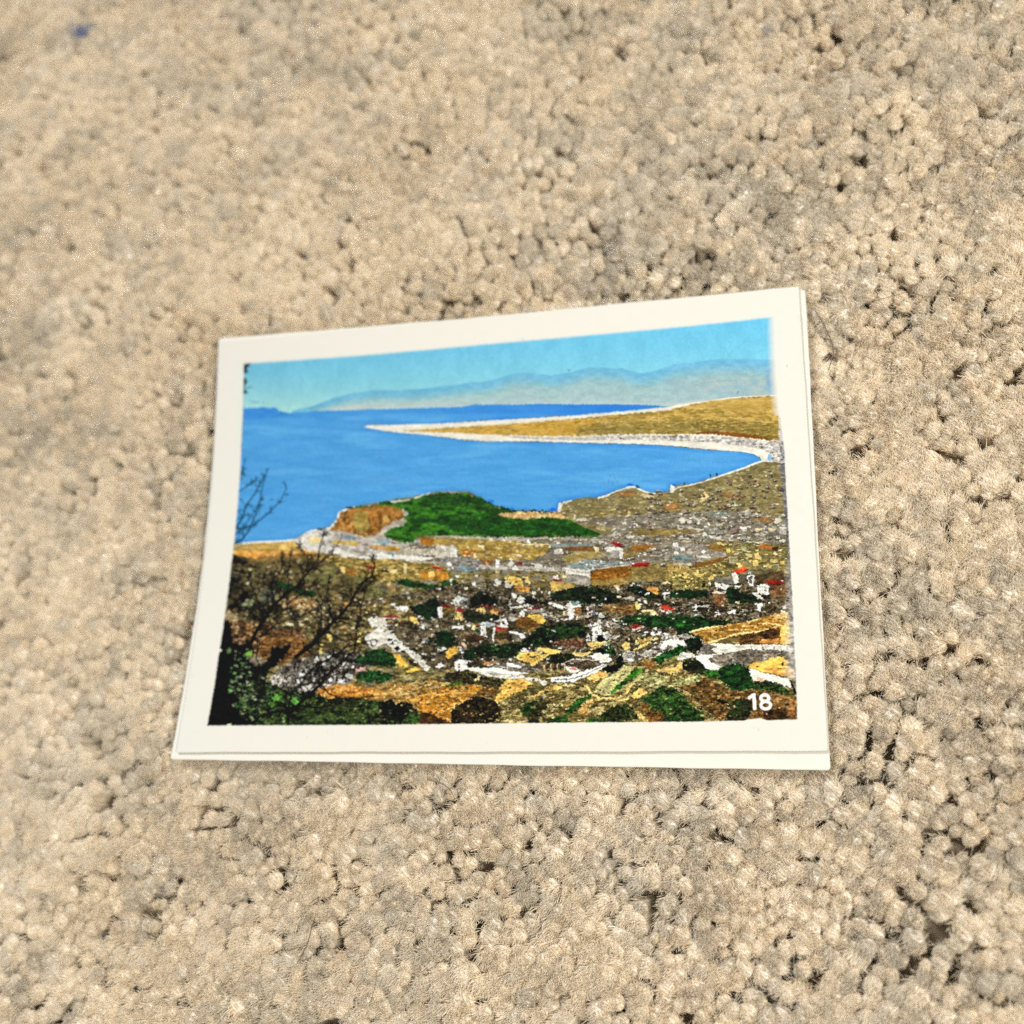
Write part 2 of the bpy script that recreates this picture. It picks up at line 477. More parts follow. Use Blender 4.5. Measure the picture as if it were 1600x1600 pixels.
# --- right-hand slope above the town
R1 = [(874, 786), (893, 782), (915, 778), (935, 777), (950, 773), (960, 768), (985, 760), (1003, 766), (1020, 770), (1045, 769), (1048, 759), (1080, 757), (1100, 751), (1130, 742),
      (1160, 732), (1185, 722), (1210, 722), (1230, 726), (1236, 900), (1000, 860), (940, 835), (900, 818), (872, 800)]
P(R1, (110, 98, 48), (152, 134, 80), (128, 116, 64), n=(12, 3, 53), fine=1, con=1.4)
dabs(R1, 900, [((206, 190, 140), 4), ((96, 86, 40), 4), ((172, 152, 96), 4), ((134, 128, 112), 2)], w=(3, 10), h=(.7, 2), slope=-.04, seed=8, alpha=(.3, .8))
line([(874, 797), (875, 787)], 5, 4, WH)
line([(873, 796), (880, 785), (893, 782)], 2.5, 1.5, WH)
line([(935, 778), (948, 774), (958, 769), (980, 762)], 3, 1.4, WH)
line([(1047, 769), (1060, 761), (1080, 757), (1100, 752), (1130, 742), (1160, 732), (1180, 724), (1192, 720)], 1.4, 3, WH)
line([(1050, 767), (1051, 759)], 6.5, 6.5, WH)
line([(980, 762), (988, 760), (996, 763), (1010, 769), (1030, 771)], 3, 1.4, WH)
ell(985, 757.5, 5, 1.8, (30, 110, 226), fine=.8)
ell(996, 760, 3.4, 3.4, (18, 84, 110), fine=1.3)
ell(1053, 757.5, 4, 1.8, (26, 100, 200), fine=1)
ell(1069, 756, 1.4, 2, (30, 70, 60))
ell(1110, 743, 1.3, 2.6, (20, 62, 66))
ell(1120, 741, 1.6, 2.4, (20, 62, 66))
P([(965, 770), (975, 769), (990, 769), (995, 773), (980, 775), (966, 774)], (168, 102, 34), fine=1)
P([(1002, 772), (1012, 771), (1022, 775), (1022, 780), (1008, 778)], CR, (226, 190, 120), fine=1)
P([(1099, 770), (1102, 768), (1108, 776), (1104, 779), (1096, 785), (1092, 784), (1097, 779), (1090, 779), (1098, 776)], (250, 224, 150), fine=.6)
P([(1125, 772), (1150, 771), (1162, 776), (1155, 778), (1130, 777)], (160, 98, 36), (130, 92, 40), n=(5, 2, 54), fine=1.5)
P([(1035, 788), (1046, 787), (1062, 789), (1070, 792), (1055, 797), (1040, 795), (1033, 791)], (196, 116, 34), (168, 120, 50), n=(5, 2, 55), fine=2)
P([(1066, 800), (1075, 797), (1086, 800), (1086, 806), (1066, 806)], (214, 188, 118), fine=1)
P([(975, 790), (990, 794), (1000, 800), (996, 812), (980, 808), (966, 806)], OLD, (120, 92, 34), n=(5, 3, 56), fine=2, alpha=.8)
P([(980, 795), (985, 800), (985, 807), (980, 805)], YE, fine=1, alpha=.9)
dabs([(900, 800), (960, 790), (985, 800), (985, 815), (940, 813), (900, 810)], 60, [(CR, 2), (GO, 2), (OLD, 3)], w=(2, 7), h=(1, 2), seed=9)

# --- grey town
T2 = [(900, 814), (960, 806), (1020, 802), (1060, 800), (1100, 798), (1160, 798), (1200, 806), (1235, 812), (1240, 866), (1180, 862), (1120, 868), (1060, 875), (1000, 880), (930, 880),
      (880, 886), (780, 884), (700, 880), (650, 876), (640, 850), (760, 842), (930, 840), (962, 828)]
P(T2, (116, 106, 88), (142, 132, 114), (98, 90, 72), n=(14, 3, 57), fine=2, con=1.2)
dabs(T2, 1500, [(WH, 1.3), (G1, 4), (G2, 5), (G3, 4), ((146, 136, 96), 2)], w=(2, 8), h=(.8, 2.2), seed=10, alpha=(.3, .85))
dabs([(1060, 800), (1230, 808), (1235, 862), (1120, 866), (1050, 872)], 200, [(WH, 4), (G1, 2), (G3, 2)], w=(2, 7), h=(1, 2.6), seed=11, alpha=(.6, 1))
E_ = (1050, 780, 8)
P(z(E_, [(400, 170), (640, 165), (720, 190), (680, 215), (560, 210), (460, 205)]), (96, 124, 118), (120, 140, 130), n=(6, 2, 58), fine=1)
P(z(E_, [(90, 240), (110, 220), (150, 235), (160, 300), (120, 300), (90, 270)]), WH, fine=.8)
P(z(E_, [(180, 280), (230, 250), (245, 290), (220, 305), (185, 300)]), WH, fine=.8)
P(z(E_, [(300, 300), (340, 275), (355, 300), (330, 312)]), WH, fine=.8)
P(z(E_, [(440, 290), (460, 290), (475, 330), (455, 330)]), WH, fine=.5)
P(z(E_, [(550, 300), (630, 300), (635, 345), (550, 335)]), (232, 230, 214), fine=.8)
line(z(E_, [(550, 320), (635, 325)]), .7, .7, G2)
P(z(E_, [(30, 320), (180, 335), (300, 360), (390, 370), (390, 388), (290, 378), (160, 350), (30, 335)]), (234, 230, 214), G1, n=(4, 2, 59), fine=1)
P(z(E_, [(850, 335), (935, 345), (935, 378), (850, 370)]), WH, fine=.6)
P(z(E_, [(1030, 355), (1120, 362), (1125, 388), (1035, 385)]), CR, fine=.6)
P(z(E_, [(1165, 360), (1295, 362), (1290, 395), (1170, 395)]), CR, fine=.8)
P(z(E_, [(900, 150), (960, 120), (980, 170), (960, 205), (905, 205)]), WH, G1, n=(3, 3, 60), fine=1)
P(z(E_, [(1010, 180), (1060, 170), (1240, 200), (1240, 220), (1060, 215), (1010, 215)]), WH, G1, n=(3, 2, 61), fine=1)
P(z(E_, [(1020, 220), (1180, 222), (1270, 240), (1270, 285), (1150, 290), (1030, 260)]), (140, 88, 36), (168, 124, 66), n=(3, 3, 62), fine=1)
P(z(E_, [(1275, 240), (1350, 235), (1360, 270), (1320, 305), (1280, 295)]), WH, fine=.8)
P(z(E_, [(1340, 345), (1425, 350), (1425, 440), (1345, 430)]), G1, WH, n=(3, 3, 63), fine=.6)
ell(1223, 804.7, 2.8, 1.6, WH)
ell(1222.5, 845, 5, 2.6, WH, fine=.6)
P(z(E_, [(390, 400), (630, 370), (660, 405), (600, 415), (440, 425)]), (100, 114, 106), (126, 134, 122), n=(5, 2, 64), fine=1)
P(z(E_, [(390, 405), (430, 425), (440, 450), (630, 460), (630, 490), (450, 485), (400, 510), (385, 500)]), WH, fine=.7)
line(z(E_, [(500, 468), (600, 472)]), .8, .8, G2)
P(z(E_, [(890, 515), (1090, 530), (1090, 550), (890, 540)]), (240, 222, 172), fine=1)
P(z(E_, [(0, 370), (180, 365), (380, 395), (380, 410), (200, 430), (0, 465)]), (140, 118, 62), (120, 104, 52), n=(6, 2, 65), fine=1.2)
P(z((860, 800, 8), [(980, 230), (1200, 200), (1600, 215), (1600, 300), (1300, 310), (1120, 280), (1000, 255)]), (136, 116, 56), (164, 134, 64), (112, 98, 44), n=(9, 2, 66), fine=1.5)
# gold quarter between the old town and the slope
C_ = (680, 820, 8)
P(z(C_, [(0, 165), (100, 160), (400, 170), (800, 180), (1000, 175), (1050, 220), (1430, 240), (1400, 340), (1250, 430), (900, 440), (700, 440), (560, 420), (510, 410), (330, 390), (250, 260), (0, 230)]),
  (162, 130, 54), (132, 112, 52), (190, 158, 84), n=(11, 4, 67), fine=1.2, con=1.2)
dabs(z(C_, [(500, 180), (1000, 180), (1400, 250), (1400, 330), (1250, 420), (600, 420)]), 150, [((224, 200, 130), 2), ((120, 100, 44), 4), ((176, 144, 70), 3)], w=(2, 7), h=(1, 2.4), seed=12, alpha=(.4, .9))
line(z(C_, [(0, 150), (200, 140), (400, 160), (700, 175), (1050, 190), (1150, 185), (1400, 155)]), 2.2, 2.2, (188, 182, 168), .9)
P(z(C_, [(1135, 225), (1165, 170), (1195, 240)]), WH, fine=.5)
line(z(C_, [(1010, 235), (1200, 245), (1410, 240), (1435, 265)]), 1.3, 1.3, CR)
P(z(C_, [(330, 290), (510, 320), (500, 385), (340, 370)]), (166, 98, 20), (190, 124, 36), n=(4, 2, 68), fine=.8)
P(z(C_, [(270, 245), (480, 240), (510, 290), (300, 290)]), (190, 166, 92), (150, 128, 60), n=(4, 3, 69), fine=1)
P(z(C_, [(530, 250), (610, 255), (605, 290), (540, 280)]), CR, fine=.8)
P(z(C_, [(0, 230), (90, 240), (180, 260), (230, 250), (275, 310), (275, 400), (180, 400), (0, 410)]), (206, 201, 186), (160, 150, 134), WH, n=(3, 4, 70), fine=.8)
P(z(C_, [(190, 290), (205, 255), (225, 290), (270, 310), (270, 400), (180, 390)]), (240, 237, 222), (200, 194, 178), n=(2, 2, 71), fine=.5)
P(z(C_, [(480, 350), (500, 350), (512, 410), (480, 410)]), CR, fine=.5)
P(z(C_, [(0, 410), (300, 400), (560, 440), (560, 500), (520, 560), (250, 560), (200, 520), (0, 520)]), (136, 130, 120), (170, 164, 154), (108, 100, 88), n=(8, 3, 72), fine=1.5)
P(z(C_, [(560, 440), (600, 430), (705, 440), (705, 500), (620, 500)]), (132, 82, 28), (156, 104, 46), n=(3, 3, 73), fine=1)
P(z(C_, [(750, 430), (805, 445), (790, 535), (755, 535)]), WH, fine=.5)
P(z(C_, [(250, 520), (300, 510), (520, 530), (520, 575), (400, 580), (270, 555)]), (140, 172, 178), (116, 142, 146), n=(4, 2, 74), fine=1.2)
ell(702, 881, 3.5, 2.8, WH, fine=.6)
P(z(C_, [(1020, 460), (1100, 465), (1110, 490), (1030, 490)]), (176, 40, 40), fine=.8)
P(z(C_, [(890, 505), (940, 450), (990, 470), (960, 520)]), (214, 210, 198), fine=.6)
P(z(C_, [(960, 560), (970, 520), (1010, 500), (1050, 560), (1020, 575)]), (226, 223, 212), fine=.6)
P(z(C_, [(1230, 480), (1310, 490), (1310, 540), (1240, 535)]), (206, 202, 192), fine=.6)
B_ = (500, 820, 8)
P(z(B_, [(800, 430), (640, 450), (250, 390), (0, 350), (0, 640), (300, 640), (560, 640), (700, 700), (960, 690), (1300, 680), (1600, 680), (1600, 540), (1400, 480), (1280, 470), (1000, 440)]),
  (140, 118, 54), (104, 92, 38), (186, 156, 84), n=(12, 4, 75), fine=1.4, con=1.2)
dabs(z(B_, [(0, 380), (1000, 450), (1600, 560), (1600, 680), (900, 680), (0, 640)]), 340, [((226, 196, 116), 3), ((96, 84, 36), 4), ((160, 134, 72), 3)], w=(2, 7), h=(1, 3), seed=13, alpha=(.3, .85))
# promenade buildings
for poly, c1, c2 in (([(160, 185), (480, 220), (480, 265), (170, 235)], (222, 184, 84), (176, 146, 62)),
                     ([(620, 250), (815, 265), (815, 315), (640, 305)], (166, 124, 70), (200, 158, 100)),
                     ([(820, 265), (990, 275), (990, 330), (820, 325)], (196, 152, 54), (160, 120, 50)),
                     ([(1245, 155), (1420, 165), (1415, 260), (1260, 255)], (176, 112, 28), (150, 96, 30)),
                     ([(1420, 165), (1600, 180), (1600, 260), (1420, 260)], (166, 138, 66), (190, 160, 90)),
                     ([(190, 150), (300, 120), (460, 150), (450, 190), (300, 180)], (122, 142, 150), (160, 168, 168)),
                     ([(680, 200), (860, 180), (870, 215), (810, 245), (700, 235)], (150, 176, 184), (124, 144, 148)),
                     ([(1000, 290), (1180, 300), (1400, 300), (1600, 340), (1600, 380), (1000, 380)], (214, 209, 192), (170, 160, 134)),
                     ([(130, 370), (350, 385), (600, 400), (760, 340), (860, 370), (1040, 380), (1350, 400), (1450, 405), (1300, 445), (1050, 430), (850, 430), (600, 420), (350, 400)], WH, (226, 222, 208))):
    P(z(B_, poly), c1, c2, n=(3, 4, 76), fine=1)
line(z(B_, [(905, 370), (905, 400)]), 2.4, 1.8, (66, 140, 190))
P(z(B_, [(550, 520), (600, 505), (700, 510), (690, 545), (580, 545)]), (164, 38, 34), (130, 50, 30), n=(3, 3, 77), fine=.8)
P(z(B_, [(1390, 515), (1480, 525), (1540, 550), (1500, 562), (1410, 545)]), (176, 28, 30), fine=.8)
P(z(B_, [(240, 590), (250, 520), (310, 530), (315, 620)]), (246, 214, 130), fine=1)
P(z(B_, [(320, 560), (440, 555), (440, 630), (330, 620)]), (156, 106, 36), fine=1)
P(z(B_, [(1045, 480), (1090, 480), (1080, 610), (1040, 600)]), (222, 204, 150), fine=.6)
P(z(B_, [(790, 550), (960, 560), (950, 600), (880, 600), (840, 575), (790, 590)]), (224, 202, 140), fine=1)
ell(602, 892, 7, 2, DK, fine=1)
P(z(B_, [(1250, 560), (1600, 590), (1600, 690), (1260, 670)]), (176, 114, 30), (206, 146, 54), n=(4, 4, 78), fine=1)
P(z(B_, [(1350, 590), (1430, 580), (1420, 650), (1360, 650)]), YE, fine=1.5)
P(z(B_, [(940, 690), (1100, 670), (1200, 720), (1400, 740), (1500, 760), (1560, 680), (1720, 690), (1700, 790), (1500, 800), (1200, 790), (960, 740)]), GD, (26, 70, 26), GR, n=(5, 4, 79), fine=1.6)
P(z(B_, [(0, 560), (300, 620), (560, 660), (640, 760), (860, 860), (760, 950), (400, 800), (0, 720)]), (82, 84, 44), (118, 108, 62), (60, 62, 34), n=(9, 5, 80), rough=3, fine=1.5)
P(z(B_, [(740, 700), (830, 670), (890, 720), (880, 760), (780, 770)]), (206, 184, 124), (120, 100, 54), n=(3, 3, 81), fine=1)
P(z(B_, [(840, 760), (940, 760), (940, 830), (860, 820)]), (160, 130, 80), fine=1)
P(z(B_, [(860, 860), (1100, 830), (1400, 820), (1500, 860), (1250, 930), (900, 930)]), (142, 126, 84), (116, 102, 64), n=(14, 3, 82), fine=1)
P(z(B_, [(1000, 960), (1250, 930), (1500, 870), (1440, 820), (1480, 800), (1600, 815), (1600, 900), (1400, 935), (1150, 975)]), (240, 236, 218), (190, 180, 160), n=(8, 3, 83), fine=1)

# --- left foreground slope (through the bare tree)
A_ = (320, 840, 8)
LF = z(A_, [(350, 200), (480, 230), (620, 270), (760, 240), (1000, 220), (1300, 250), (1600, 300), (2000, 700), (2100, 1000), (2050, 1300), (1500, 1500), (200, 1500), (200, 1250)])
P(LF, (62, 56, 30), (124, 106, 64), (92, 80, 42), n=(9, 6, 84), con=1.5)
P(z(A_, [(345, 205), (450, 260), (560, 320), (720, 370), (660, 390), (560, 360), (420, 350), (330, 330)]), BK, DK, n=(5, 3, 85), fine=1.5)
P(z(A_, [(520, 270), (620, 285), (800, 300), (980, 300), (1150, 260), (1300, 240), (1150, 200), (1000, 225), (760, 230), (600, 260)]), (120, 90, 40), (150, 116, 64), n=(7, 3, 86), fine=1.5)
dabs(z(A_, [(330, 400), (900, 420), (1000, 800), (700, 1050), (290, 1000)]), 260, [(BK, 5), (DK, 4), ((70, 66, 36), 2)], w=(2, 6), h=(2, 5), seed=61, alpha=(.5, .9))
dabs(z(A_, [(360, 340), (1200, 260), (1500, 500), (1600, 900), (1300, 1100), (300, 950), (330, 400)]), 420,
     [((176, 160, 116), 3), ((214, 200, 160), 1.6), ((110, 96, 54), 3), ((30, 26, 12), 6), ((84, 90, 60), 2)], w=(1.5, 4.5), h=(1.2, 3.5), seed=14, alpha=(.5, 1))
P(z(A_, [(280, 520), (420, 500), (520, 640), (640, 700), (640, 900), (500, 900), (330, 880), (260, 900)]), BK, (26, 24, 12), (70, 62, 34), n=(5, 5, 87), rough=3, fine=2, con=1.3)
P(z(A_, [(460, 840), (520, 770), (590, 770), (620, 830), (560, 870)]), (150, 156, 116), (110, 114, 74), n=(4, 4, 88), fine=1.5)
P(z(A_, [(670, 680), (760, 640), (860, 680), (850, 790), (740, 800), (690, 740)]), (116, 124, 104), (76, 80, 60), n=(4, 5, 89), fine=2)
P(z(A_, [(850, 545), (900, 560), (1050, 570), (1150, 600), (1200, 650), (1380, 670), (1390, 740), (1250, 730), (1150, 690), (1000, 640), (880, 600)]), GD, (12, 56, 20), (24, 80, 30), n=(4, 3, 90), fine=1.5)
P(z(A_, [(1250, 440), (1450, 380), (1650, 360), (1650, 560), (1400, 590), (1250, 540)]), (92, 94, 52), (120, 110, 66), n=(8, 3, 91), rough=3)
P(z(A_, [(900, 800), (1100, 720), (1250, 760), (1400, 800), (1400, 880), (1300, 920), (1100, 880), (950, 860)]), (186, 150, 96), (146, 88, 34), (226, 200, 150), n=(5, 3, 92), fine=2)
dabs(z(A_, [(900, 740), (1450, 740), (1600, 900), (1600, 1150), (1000, 1100), (900, 900)]), 200, [((236, 216, 160), 3), ((90, 80, 46), 4), ((40, 36, 20), 4), ((180, 160, 110), 3)], w=(1.5, 5), h=(1, 3), seed=15)
line(z(A_, [(1010, 1070), (1110, 1090)]), 3, 2.4, CR)
line(z(A_, [(1180, 1050), (1200, 1100)]), 3, 2, CR)
P(z(A_, [(250, 940), (330, 920), (420, 1000), (420, 1080), (330, 1080), (320, 1030), (250, 1020)]), (186, 166, 122), (140, 118, 78), n=(4, 4, 93), fine=1.5)
P(z(A_, [(310, 1050), (700, 1050), (1000, 1150), (1250, 1150), (1280, 1400), (1050, 1450), (800, 1350), (600, 1500), (300, 1450), (290, 1200)]), (72, 46, 20), (140, 98, 52), (40, 26, 12), n=(5, 4, 94), rough=3, con=1.3)
dabs(z(A_, [(310, 1050), (650, 1050), (700, 1250), (650, 1500), (300, 1450)]), 150, [((206, 170, 110), 3), ((60, 34, 14), 4), ((150, 100, 44), 4)], w=(1.2, 3.2), h=(1.5, 4), seed=16)
P(z(A_, [(230, 1030), (310, 1030), (310, 1150), (360, 1300), (500, 1350), (560, 1500), (180, 1500)]), BK, fine=2)

F_ = (320, 990, 8)
P(z(F_, [(700, 50), (1000, 30), (1250, 60), (1300, 260), (1100, 330), (900, 400), (700, 320), (650, 200)]), (122, 82, 34), (70, 46, 20), (160, 112, 54), n=(9, 3, 95), fine=2, con=1.2)
# gravestones / pale rubble
P(z(F_, [(780, 600), (860, 500), (950, 420), (1100, 330), (1300, 300), (1500, 220), (1750, 200), (2000, 300), (2000, 420), (1850, 500), (1800, 620), (1600, 640), (1400, 720), (1200, 800), (1100, 760), (1000, 680), (850, 690)]),
  (60, 54, 42), (150, 144, 130), (28, 24, 16), n=(5, 6, 96), con=1.6, fine=2)
dabs(z(F_, [(1000, 450), (1200, 330), (1600, 280), (1900, 300), (1850, 480), (1500, 620), (1150, 760), (1050, 620)]), 120, [(WH, 2.2), (G1, 3), (BK, 5), (G3, 3)], w=(1.5, 4), h=(2.5, 6), seed=17, alpha=(.8, 1))
P(z(F_, [(780, 590), (840, 530), (920, 500), (1000, 550), (1040, 590), (960, 650), (860, 690), (800, 660)]), (206, 200, 186), (130, 120, 102), (60, 52, 40), n=(3, 3, 97), fine=1.5, con=1.4)
P(z(F_, [(1100, 770), (1180, 690), (1300, 640), (1440, 620), (1600, 620), (1500, 680), (1300, 700), (1180, 790), (1120, 800)]), (232, 228, 216), (170, 160, 146), n=(4, 3, 98), fine=1.5)
G_ = (500, 980, 8)
P(z(G_, [(-40, 880), (-40, 760), (60, 740), (400, 710), (620, 740), (900, 680), (1250, 600), (1600, 530), (1700, 600), (1800, 900), (1700, 1200), (900, 1200), (800, 900)]),
  (176, 122, 44), (124, 92, 40), (206, 170, 100), n=(10, 3, 99), fine=2, con=1.4)
P(z(G_, [(-40, 760), (100, 730), (400, 720), (700, 780), (800, 860), (600, 900), (300, 880), (0, 860)]), (200, 128, 40), (140, 76, 20), (226, 166, 84), n=(5, 3, 100), fine=1.5, con=1.3)
P(z(G_, [(860, 620), (1000, 590), (1200, 560), (1500, 540), (1600, 560), (1600, 700), (1400, 660), (1200, 700), (900, 720)]), (120, 108, 62), (152, 138, 90), (84, 74, 38), n=(12, 3, 101), fine=1.5)
dabs(z(G_, [(800, 760), (1200, 680), (1600, 660), (1600, 880), (1200, 900), (1000, 880)]), 130, [((236, 212, 150), 3), ((90, 76, 36), 3), ((190, 150, 80), 3)], w=(2, 6), h=(1, 2.4), slope=-.35, seed=18)
P(z(G_, [(1100, 900), (1300, 840), (1500, 760), (1640, 700), (2200, 760), (2240, 820), (2000, 860), (1800, 960), (1640, 1180), (1500, 1120), (1300, 1080)]), (206, 140, 42), (160, 98, 24), (228, 176, 88), n=(8, 4, 102), fine=2, con=1.3)
# green scrub along the bottom left
P(z(F_, [(0, 1180), (60, 1000), (300, 700), (500, 560), (700, 560), (900, 660), (1100, 740), (1300, 700), (1500, 790), (1800, 800), (2050, 820), (2300, 850), (2500, 900), (2500, 1180)]),
  (8, 12, 5), (28, 48, 16), (62, 86, 34), n=(6, 5, 103), con=1.2, off=-.08, fine=2)
P(z(F_, [(1000, 960), (1300, 920), (1500, 880), (1700, 860), (1960, 900), (2050, 1000), (1950, 1170), (800, 1170), (700, 1080), (850, 990)]), (40, 56, 20), (70, 90, 38), (22, 34, 10), n=(11, 6, 104), rough=3, fine=2)
dabs(z(F_, [(350, 600), (900, 650), (1200, 750), (1250, 900), (1050, 1100), (600, 1100), (300, 900)]), 300, [((84, 140, 50), 1), ((46, 80, 28), 3), (BK, 9), ((140, 146, 104), 1)], w=(1.2, 4), h=(1.2, 4), seed=19, alpha=(.6, 1))
P(z(G_, [(780, 920), (900, 900), (1150, 960), (1200, 1050), (1000, 1190), (850, 1180), (760, 1080)]), BK, (16, 26, 8), n=(5, 5, 105), rough=3)
P(z(G_, [(1050, 1180), (1100, 1080), (1200, 1040), (1260, 1110), (1250, 1200), (1060, 1210)]), (30, 66, 20), (66, 98, 40), n=(5, 5, 106), fine=2)
P(z(G_, [(1260, 1060), (1400, 1080), (1560, 1160), (1660, 1210), (1230, 1220)]), (60, 34, 10), (90, 56, 20), n=(6, 5, 107), fine=2)
# black tree mass bottom left
P(z(F_, [(180, 0), (310, 20), (330, 150), (450, 130), (520, 60), (560, 100), (600, 200), (560, 330), (700, 420), (820, 250), (830, 170), (960, 170), (1060, 110), (1070, 190), (1000, 300), (880, 400), (760, 520), (640, 620), (500, 560), (400, 700), (380, 1000), (560, 1100), (620, 1180), (0, 1180)]),
  BK, (8, 12, 4), n=(6, 6, 108), rough=2, fine=2)
P(z(F_, [(200, 300), (420, 380), (520, 560), (460, 800), (420, 1000), (560, 1100), (600, 1180), (0, 1180)]), BK, (8, 10, 4), n=(6, 6, 208), rough=3, fine=2)
dabs(z(F_, [(330, 200), (560, 200), (640, 420), (600, 640), (520, 1000), (350, 1000), (300, 700)]), 75, [((90, 150, 56), 3), ((140, 150, 110), 2), ((50, 90, 36), 3)], w=(1.2, 3.2), h=(1.2, 4), seed=20, alpha=(.6, 1))
dabs(z(F_, [(480, 480), (780, 500), (900, 800), (560, 1000), (380, 900), (350, 600)]), 170, [((120, 128, 90), 2), ((50, 80, 36), 3), ((160, 150, 120), 1), (BK, 3)], w=(1, 3.5), h=(.8, 2.4), seed=21, slope=-.4, alpha=(.5, 1))
ell(389, 1022, 4, 4.2, (110, 166, 50), fine=1.5)
ell(357.5, 1016, 4, 4, (56, 84, 34), fine=1.5)
ell(359, 1079, 2.6, 4, (90, 160, 60), fine=1)
ell(358, 1133, 4, 3.4, (150, 196, 120), fine=1)
ell(443, 1124, 3.4, 5, (150, 196, 110), fine=.8)
ell(393, 1123, 3, 4, (130, 150, 96), fine=1)
ell(432, 1090, 7, 5, (76, 140, 40), (110, 170, 60), n=(3, 3, 109), fine=1.5)
ell(460, 1096, 5, 5, (96, 176, 60), (60, 120, 36), n=(3, 3, 110), fine=1.5)
ell(426, 1101, 6, 4, (96, 150, 60), (50, 96, 30), n=(3, 3, 111), fine=1.5)

# --- middle villas, between the trees
MV = [(560, 940), (640, 925), (700, 915), (780, 905), (860, 915), (960, 912), (1060, 905), (1120, 915), (1235, 900), (1240, 960), (1160, 975), (1080, 1000), (1060, 1010), (990, 1020), (940, 1040),
      (870, 1045), (780, 1045), (700, 1045), (670, 1045), (600, 990)]
P(MV, (78, 66, 40), (128, 116, 92), (52, 43, 24), n=(7, 4, 112), con=1.4)
dabs(MV, 950, [(WH, 2), (G1, 4), (G2, 5), (G3, 4), (DK, 3.5), (BR, 1.5), (OLD, 2.5), (GD, 2), (CR, 1)], w=(1.5, 6), h=(1, 3), seed=22, alpha=(.5, 1))
P([(560, 950), (600, 940), (640, 935), (650, 950), (640, 970), (600, 975), (575, 990), (545, 985)], (112, 96, 50), (80, 70, 32), (160, 140, 84), n=(6, 3, 113), fine=2)
dabs([(500, 930), (580, 940), (600, 960), (560, 1010), (500, 1000)], 120, [((240, 214, 150), 3), ((196, 130, 56), 2), (OLD, 4), (G1, 2), (DK, 3)], w=(1.5, 5), h=(1, 3.5), seed=23)
# road slanting down to the right
P(z(G_, [(560, 120), (640, 60), (720, 0), (800, -20), (1000, 170), (1120, 270), (1220, 350), (1320, 450), (1380, 500), (1330, 545), (1280, 500), (1180, 420), (1090, 330), (1000, 290), (930, 290), (860, 220), (800, 200), (720, 250), (660, 290), (640, 260)]),
  (238, 234, 218), (206, 200, 184), n=(5, 3, 114), fine=1.6)
for a, b, r_ in ((870, 155, 3.6), (905, 205, 3.4), (965, 260, 4.4), (1045, 305, 3.4)):
    ell(500 + a / 8, 980 + b / 8, r_, r_ * .8, DK, fine=1.2)
P(z(G_, [(900, 310), (1000, 360), (1090, 460), (1110, 500), (1000, 480), (960, 440), (940, 370)]), (238, 182, 70), fine=1)
P(z(G_, [(1070, 540), (1180, 500), (1270, 525), (1100, 565)]), (238, 182, 70), fine=1)
P(z(G_, [(1050, 340), (1180, 430), (1280, 500), (1180, 500), (1100, 430)]), DK, OLD, n=(3, 3, 115), fine=1)
P(z(G_, [(430, 420), (560, 300), (740, 250), (900, 320), (960, 430), (940, 490), (700, 480), (480, 460)]), GD, (24, 76, 24), (14, 50, 14), n=(5, 4, 116), fine=2.2)
P(z(G_, [(430, 600), (500, 560), (700, 540), (920, 590), (900, 620), (760, 700), (620, 690), (460, 670)]), GD, (24, 76, 24), GR, n=(5, 4, 117), fine=2.2)
P(z(G_, [(430, 530), (560, 495), (580, 525), (440, 560)]), (226, 190, 184), (190, 110, 100), n=(4, 2, 118), fine=.8)
P(z(G_, [(300, 620), (330, 580), (420, 590), (400, 650), (330, 640)]), (206, 206, 200), fine=1.5)
P(z(G_, [(210, 640), (300, 650), (300, 700), (230, 700)]), WH, G1, n=(2, 2, 119), fine=1.5)
P(z(G_, [(470, 60), (510, 50), (510, 180), (470, 200)]), (244, 206, 110), fine=1)
P(z(G_, [(90, 80), (130, 80), (150, 150), (110, 170)]), (244, 210, 120), fine=1)
P(z(G_, [(0, 200), (30, 200), (20, 320), (0, 320)]), (236, 196, 96), fine=1)
P(z(B_, [(590, 1190), (640, 1160), (820, 1180), (830, 1270), (640, 1275)]), WH, (216, 210, 194), n=(4, 3, 120), fine=1.5)
P(z(B_, [(750, 1155), (820, 1130), (960, 1125), (980, 1150), (960, 1175), (780, 1170)]), (150, 30, 30), (90, 24, 20), n=(4, 2, 121), fine=.8)
line(z(B_, [(690, 1150), (780, 1168), (980, 1170)]), 1.6, 1, WH)
P(z(B_, [(890, 1000), (940, 985), (960, 1030), (1010, 1000), (1110, 1030), (1080, 1080), (960, 1065)]), WH, fine=1.2)
P(z(B_, [(1120, 1140), (1220, 1160), (1240, 1250), (1140, 1220)]), (248, 204, 106), fine=1)
P(z(B_, [(1100, 1020), (1300, 980), (1420, 940), (1500, 980), (1480, 1150), (1300, 1180), (1160, 1110)]), GD, (18, 56, 20), BK, n=(5, 5, 122), fine=2)

